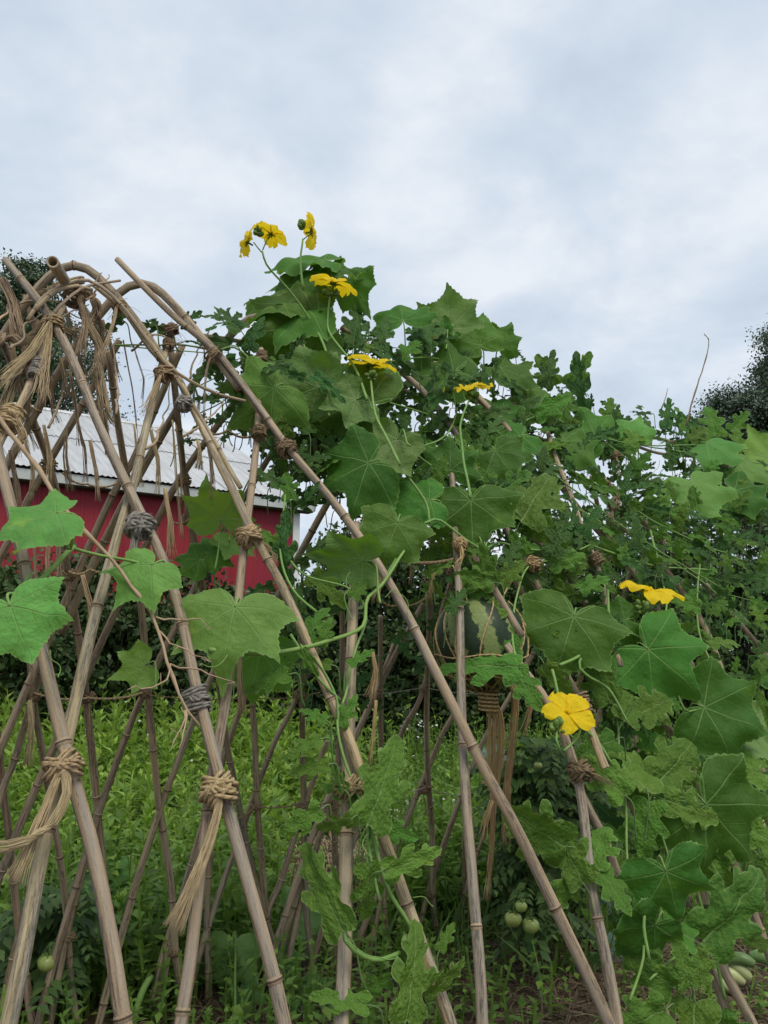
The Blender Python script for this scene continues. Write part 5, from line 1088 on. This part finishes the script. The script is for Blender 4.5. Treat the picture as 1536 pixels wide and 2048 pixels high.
mput(v3, MEL[3], 1000, 1215, 95, 215, 25, 15, .7, .03); mput(v3, MEL[4], 1010, 1250, 80, -70, 30, -15, .7, .02); mput(v3, MELN[1], 900, 1225, 70, 60, 30, 0, .7, -.02); mput(v3, MEL[2], 1035, 1335, 155, 172, 35, 10, .62, .03); mput(v3, MEL[0], 1030, 1342, 90, -60, 35, 0, .8, .02); mput(v3, MEL[1], 975, 1170, 95, 205, 20, 0, .8, .02)
stemline(v3, NT_([(1035, 1335), (1025, 1270), (1030, 1200), (1060, 1130), (1120, 1120), (1180, 1090)], .02), .003, .0025)
v4 = thing('watermelon_vine', far(440, 2000), 'watermelon vine with narrow cut leaves along the top left of the foliage', 'vine', GM)
mset(v4, [(482, 662, 125, 122), (442, 640, 85, 150), (460, 690, 75, 165), (420, 660, 60, 60), (470, 720, 80, 200), (440, 760, 70, 100), (400, 690, 60, 140), (500, 700, 80, 80), (330, 660, 60, 160), (360, 650, 55, 40), (310, 650, 45, 120), (245, 640, 60, 130), (220, 660, 60, 60), (480, 780, 60, 250), (430, 800, 50, 170), (390, 770, 45, 80)], MELN, -.05)
stemline(v4, NT_([(560, 780), (480, 700), (430, 700), (360, 690), (300, 690), (230, 690)], -.05), .003, .002)
v5 = thing('watermelon_vine', near(700, 2500), 'watermelon vine with upright cut leaves along the ridge at the centre', 'vine', GM)
mset(v5, [(707, 692, 125, 85), (762, 700, 85, 82), (845, 700, 135, 78), (850, 690, 85, 122), (740, 700, 70, 150), (800, 720, 80, 60), (780, 740, 90, 110), (690, 700, 60, 120), (870, 690, 80, 50), (820, 740, 90, 140), (900, 720, 90, 100), (560, 740, 60, 140), (580, 720, 60, 60), (570, 1162, 140, 95), (600, 1130, 85, 45), (620, 1110, 80, 30), (560, 1100, 60, 130), (625, 1150, 90, -40), (545, 1170, 60, 200), (590, 1180, 90, -80), (600, 1010, 60, 45), (560, 970, 80, 140), (580, 1000, 70, 100)], MELN + MEL[:2], -.01, 5, .62)
stemline(v5, NT_([(560, 760), (660, 730), (760, 725), (860, 715), (940, 740)], -.02), .0035, .0025); stemline(v5, NT_([(640, 1230), (585, 1180), (560, 1100), (570, 990)], .02), .003, .002)
v6 = thing('watermelon_vine', near(1200, 2400), 'watermelon vine with upright cut leaves along the ridge at the right', 'vine', GM)
mset(v6, [(1165, 822, 120, 98), (1087, 775, 85, 74), (1135, 770, 85, 50), (1110, 770, 80, 120), (1217, 852, 65, 82), (1332, 855, 80, 76), (1302, 862, 55, 100), (1366, 862, 65, 86), (1432, 872, 85, 90), (1462, 862, 60, 45), (1400, 880, 70, 120), (962, 892, 110, 68), (945, 935, 80, 110), (1042, 1042, 170, 60), (1002, 985, 90, 40), (1055, 780, 80, 100), (1030, 790, 70, 60), (1070, 830, 90, 30), (1120, 840, 80, 70), (1260, 890, 70, 60), (1180, 880, 70, 30), (1240, 1000, 80, 70), (1150, 850, 60, 140), (1470, 900, 60, 70), (1380, 880, 60, 40)], MELN[:2] + MEL[:3], .0, 5, .62)
stemline(v6, NT_([(980, 900), (1080, 830), (1180, 870), (1290, 890), (1400, 890), (1500, 900)], -.01), .0035, .0025)
# vines with smaller leaves filling the right half of both sides
def spray(plant, n, box, meshes, smin, smax, fn, offs, up=60):
    x0, y0, x1, y1, skew = box
    for i in range(n):
        f = rng.random(); x = x0 + (x1 - x0) * f; y = y0 + (y1 - y0) * rng.random() + skew * f
        p = fn(x, y, rng.uniform(*offs)); 
        leaf(plant, rng.choice(meshes), p, rng.uniform(smin, smax), rng.gauss(up, 65), rng.uniform(-5, 65), rng.uniform(-45, 45), rng.uniform(.52, .82), pet=(i % 2 == 0), petlen=.06, pr=.0016, mat=M_STEMD)
v7 = thing('watermelon_vine', near(1150, 2500), 'watermelon vine packing the near side below the ridge at the right', 'vine', GM)
spray(v7, 150, (930, 780, 1536, 1040, 150), MEL + MELN + MELS, .05, .115, near, (-.14, .03))
spray(v7, 110, (1080, 1060, 1536, 1330, 80), MEL + MELS + MELN[:2], .05, .105, near, (-.22, .02))
v11 = thing('watermelon_vine', near(860, 2500), 'watermelon vine with small leaves packed under the ridge behind the big dark leaves', 'vine', GM)
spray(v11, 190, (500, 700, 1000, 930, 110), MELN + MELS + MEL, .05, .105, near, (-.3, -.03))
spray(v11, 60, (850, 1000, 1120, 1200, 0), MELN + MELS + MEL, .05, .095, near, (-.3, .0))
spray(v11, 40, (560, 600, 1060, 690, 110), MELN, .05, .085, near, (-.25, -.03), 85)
for P in ([(520, 760), (640, 800), (760, 860), (900, 960), (1010, 1040)], [(600, 700), (720, 780), (860, 830), (1000, 860)]): stemline(v11, NT_(P, -.06), .0035, .0025)
v13 = thing('watermelon_vine', near(1350, 2500), 'watermelon vine with small leaves over the poles at the right, below the ridge', 'vine', GM)
spray(v13, 150, (1040, 880, 1560, 1160, 110), MEL + MELS + MELN, .05, .10, near, (-.10, .05))
stemline(v13, NT_([(1040, 900), (1150, 980), (1300, 1090), (1450, 1180)], .01), .003, .0022)
v14 = thing('watermelon_vine', near(1480, 2500), 'watermelon vine with a ragged crest of upright shoots along the right skyline', 'vine', GM)
spray(v14, 120, (980, 745, 1560, 860, 130), MELN + MELS, .045, .085, near, (-.12, .03), 85)
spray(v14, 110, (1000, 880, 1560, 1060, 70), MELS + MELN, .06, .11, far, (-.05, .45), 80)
stemline(v14, NT_([(990, 800), (1120, 850), (1280, 890), (1420, 910), (1540, 930)], -.05), .003, .0025)
v15 = thing('watermelon_vine', far(900, 2100), 'watermelon vine closing the far side behind the big dark leaves', 'vine', GM)
spray(v15, 150, (520, 700, 1050, 1000, 60), MELS + MELN, .06, .11, far, (-.05, .5), 80)
stemline(v15, FT([(560, 900), (700, 850), (850, 880), (1000, 950)], .2), .003, .0025)
v12 = thing('watermelon_vine', near(1420, 2500), 'watermelon vine with small dull leaves behind the rounded ones at the lower right', 'vine', GM)
spray(v12, 120, (1200, 1350, 1560, 1900, 0), MEL + MELS, .05, .11, near, (-.28, -.03))
stemline(v12, NT_([(1450, 2000), (1400, 1800), (1330, 1600), (1280, 1420)], -.08), .004, .003)
for P in ([(950, 830), (1050, 900), (1180, 960), (1320, 1050), (1480, 1120)], [(1020, 1050), (1130, 1010), (1260, 1080), (1400, 1160), (1500, 1250)], [(1400, 1130), (1395, 1250), (1450, 1400), (1480, 1500)], [(1300, 1060), (1330, 1180), (1330, 1260)], [(1180, 1090), (1300, 1130), (1420, 1140)]): stemline(v7, NT_(P, -.03), .0035, .0028)
v8 = thing('watermelon_vine', far(1250, 2000), 'watermelon vine covering the far side of the trellis at the right', 'vine', GM)
spray(v8, 150, (980, 980, 1600, 1500, 60), MELS + MEL[:1], .07, .12, far, (-.05, .35))
for P in ([(1000, 1000), (1150, 1100), (1300, 1150), (1500, 1200)], [(1100, 1400), (1200, 1200), (1350, 1080)]): stemline(v8, FT(P, .1), .004, .003)
v9 = thing('watermelon_vine', far(600, 2000), 'thin watermelon vine among the far poles behind the central upright', 'vine', GM)
spray(v9, 60, (560, 1100, 900, 1420, 0), MELS, .05, .10, far, (-.05, .3))
spray(v9, 45, (540, 780, 960, 1040, 0), MELS, .05, .10, far, (-.05, .5))
stemline(v9, FT([(600, 1400), (640, 1250), (760, 1180), (820, 1050), (760, 900), (640, 840)], .1), .003, .002)
v10 = thing('watermelon_vine', far(450, 2000), 'fine small-leaved vine against the sky behind the black-streaked pole', 'vine', GM)
spray(v10, 45, (360, 740, 600, 900, -20), MELS + MELN[:1], .035, .065, far, (-.1, .2))
for P in ([(360, 790), (420, 760), (500, 720)], [(390, 830), (450, 800), (520, 740)], [(380, 760), (440, 790), (500, 830)], [(230, 690), (330, 700), (420, 705)]): stemline(v10, FT(P, .1), .002, .0015)

# ------------------------------------------------------------------ tomato, squash, cabbage, cucumbers on the ground
M_TOM = simple_mat('green_tomato', (.22, .30, .06), (.34, .40, .12), 14, .3, .0005, .5)
M_TOML = cloud_mat('tomato_foliage', (.042, .085, .026), (.10, .175, .045), .18, (.07, .14, .03))
def tomato(p, r, label, ribs=5, group='green tomatoes'):
    t = thing('tomato', p - Vector((0, 0, r)), label, 'tomato', group); b = MB(); V = []; F = []; m, n = 16, 24
    for i in range(m + 1):
        ph = math.pi * i / m
        for k in range(n):
            a = 2 * math.pi * k / n; rr = r * math.sin(ph) * (1 + .05 * math.cos(ribs * a) * math.sin(ph)) + .0003; z = r * .86 * math.cos(ph) - r * .16 * math.exp(-(ph / .35) ** 2)
            V.append(p + Vector((rr * math.cos(a), rr * math.sin(a), z)))
    for i in range(m):
        for k in range(n): F.append((i * n + k, (i + 1) * n + k, (i + 1) * n + (k + 1) % n, i * n + (k + 1) % n))
    b.add(V, F); b.obj('fruit_body', M_TOM, t)
    c = MB(); top = p + Vector((0, 0, r * .74))
    for k in range(5): a = k * 1.257; d = Vector((math.cos(a), math.sin(a), 0)); c.tube([top, top + d * r * .45 + Vector((0, 0, r * .12)), top + d * r * .8 + Vector((0, 0, -r * .02))], [r * .06, r * .11, r * .02], 4)
    c.tube([top, top + Vector((r * .1, 0, r * .5)), top + Vector((r * .2, 0, r * 1.1))], r * .07, 5); c.obj('calyx', M_BUD, t)
def tomato_plant(base, h, w, n, label):
    t = thing('tomato_plant', base, label, 'tomato plant', 'tomato plants'); b = MB(); B = np.array(base); stems = []
    for j in range(5):
        a = j * 1.4; top = base + Vector((math.cos(a) * w * .6, math.sin(a) * w * .6, h * (.8 + .2 * rng.random()))); P = resample(crom([base, base.lerp(top, .5) + Vector((rng.gauss(0, .04), rng.gauss(0, .04), 0)), top], 6), .04); stems.append(P); b.tube(P, [.006 * (1 - .6 * i / len(P)) for i in range(len(P))], 6)
    b.obj('stem', M_STEMD, t); parts = []; PP, YY, SS = [], [], []
    for P in stems:
        for q in P[6:]:
            for _ in range(2):
                a = rng.random() * 6.28; d = Vector((math.cos(a), math.sin(a), rng.uniform(-.5, .3))); L = rng.uniform(.12, .24)
                for i in range(7):      # a drooping compound leaf
                    f = (i + 1) / 7; c = q + d * L * f + Vector((0, 0, -.35 * L * f * f))
                    for sg in (-1, 1):
                        sd = Vector((-d.y, d.x, 0)) * sg; PP.append(tuple(c)); YY.append(tuple(sd + d * .5 + Vector((0, 0, -.55)))); SS.append(L * .34 * (1.1 - .5 * f))
    n = len(PP); cloud([(LT, np.array(PP), np.array(YY), rdir(n) * .4 + np.array([0, -.3, 1]), np.array(SS))], 'foliage', M_TOML, t)
tb = gnd(1075, 1985); tomato_plant(Vector((tb.x, tb.y + .15, 0)), 1.05, .2, 0, 'dark straggly tomato plant with green fruit below the lowest yellow flower')
tb2 = gnd(90, 2060); tomato_plant(Vector((tb2.x, tb2.y, 0)), .5, .15, 0, 'dark tomato plant between the far poles at the lower left')
tb3 = gnd(1190, 1960); tomato_plant(Vector((tb3.x, tb3.y + .35, 0)), .9, .2, 0, 'tomato plant behind the two light poles at the lower right')
for (x, y, r, lab) in [(1026, 1838, 17, 'round green tomato, left of the cluster of three'), (1061, 1851, 17, 'green tomato, lower right of the cluster of three'), (1042, 1813, 12, 'smaller green tomato at the top of the cluster of three'), (1076, 1531, 8, 'tiny green tomato high on the plant below the lowest yellow flower'), (95, 1925, 19, 'ribbed green tomato low between the poles at the lower left')]:
    p = at(x, y, 2.75 if x > 500 else 2.6); tomato(p, D2(r, p), lab, 9 if x < 500 else 5)
def bigleaf(plant, x, y, d, spx, ang, k, roll, mesh, base, wid=1.0): 
    p = at(x, y, d); return leaf(plant, mesh, p, D2(spx, p), ang, k + 14, roll, wid, petlen=.2, pr=.005, to=base)
q0 = gnd(230, 2040); q0 = Vector((q0.x, q0.y, .02)); sq = thing('squash_plant', q0, 'squash plant with large drooping leaves low between the poles at left', 'squash plant', 'squash plants')
for a in [(300, 1815, 3.3, 105, -110, 30, 0, 0), (205, 1770, 3.5, 90, 100, 20, 0, 1), (240, 1790, 3.6, 90, 150, 30, 10, 2), (130, 1800, 3.4, 80, 200, 30, 0, 0), (345, 1810, 3.4, 90, 30, 30, 0, 2)]: bigleaf(sq, a[0], a[1], a[2], a[3], a[4], a[5], a[6], SQ[a[7]], q0)
b = MB(); b.tube(crom([at(262, 2060, 2.7), at(282, 1990, 2.75), at(302, 1950, 2.8)], 5), [.012] * 11, 8); b.obj('stalk', M_STEM, sq)
b = MB(); b.tube(crom([at(150, 1865, 3.1), at(185, 1900, 3.1), at(230, 1925, 3.15), at(290, 1945, 3.2)], 5), .009, 8); b.obj('stalk', M_STEM, sq)
q1 = gnd(470, 2060); q1 = Vector((q1.x, q1.y, .02)); sq2 = thing('squash_plant', q1, 'squash plant with dark leaves between the poles left of centre', 'squash plant', 'squash plants')
for a in [(462, 1895, 3.0, 95, -95, 25, 0, 1), (430, 1850, 3.2, 80, 170, 30, 0, 2), (455, 1800, 3.3, 80, 90, 30, 0, 0), (560, 1930, 3.1, 60, 70, 20, 0, 1), (480, 1985, 2.9, 60, -60, 40, 0, 2), (590, 1830, 3.3, 80, 20, 35, 0, 0), (610, 1985, 2.9, 70, -20, 50, 0, 2), (670, 2030, 2.8, 45, 60, 50, 0, 1)]: bigleaf(sq2, a[0], a[1], a[2], a[3], a[4], a[5], a[6], SQ[a[7]], q1)
M_CAB = leaf_mat('cabbage_leaf', (.075, .135, .105), (.10, .16, .13), (.2, .28, .24), trans=.1, tcol=(.1, .2, .1))
CAB = [blade(palmate(60 + i, deep=.1, tooth=.04), M_CAB, 60 + i, droop=.1, wave=.3, fold=.2, cup=.2) for i in range(2)]
for (x, y, d, lab) in [(990, 1530, 5.6, 'blue-green cabbage behind the golden hanging cord'), (1240, 1860, 3.5, 'blue-grey cabbage behind the right-hand poles')]:
    c = at(x, y, d); t = thing('cabbage_plant', (c.x, c.y, 0), lab, 'cabbage', 'cabbage plants'); b = MB(); b.tube([(c.x, c.y, 0), c], .012, 6); b.obj('stem', M_STEMD, t)
    for i in range(9): leaf(t, CAB[i % 2], c + Vector((rng.gauss(0, .03), rng.gauss(0, .03), rng.gauss(0, .03))), rng.uniform(.10, .16), i * 40, rng.uniform(20, 60), rng.uniform(-20, 20), 1, pet=False)
M_CUC = simple_mat('pale_cucumber', (.42, .46, .20), (.55, .56, .30), 8, .4, .001, .4, detail=3)
M_CUCG = simple_mat('green_cucumber', (.09, .17, .05), (.16, .26, .09), 8, .4, .001, .4)
for (xa, ya, xb, yb, r, mat, lab) in [(1432, 1945, 1490, 1965, .026, M_CUC, 'pale yellow-green cucumber, nearest of the heap'), (1462, 1930, 1500, 1958, .026, M_CUC, 'pale yellow-green cucumber behind the nearest one'), (1418, 1958, 1470, 1985, .022, M_CUC, 'pale cucumber at the front left of the heap'), (1450, 1920, 1510, 1928, .024, M_CUCG, 'green cucumber at the back of the heap'), (1500, 1912, 1560, 1930, .026, M_CUCG, 'green cucumber at the right frame edge')]:
    a, c = at(xa, ya, 3.02), at(xb, yb, 2.98); t = thing('cucumber', (a.x, a.y, a.z - r), lab, 'cucumber', 'cucumbers heaped under the trellis'); b = MB(); P = crom([a, a.lerp(c, .5) + Vector((0, 0, .012)), c], 8)
    b.tube(P, [r * (.35 + .65 * math.sin(math.pi * min(.97, max(.05, i / 16))) ** .5) for i in range(17)], 12); b.obj('skin', mat, t); s_ = MB(); s_.tube([P[0], P[0] + (P[0] - P[2])], .004, 6); s_.obj('stub', M_STEM, t)
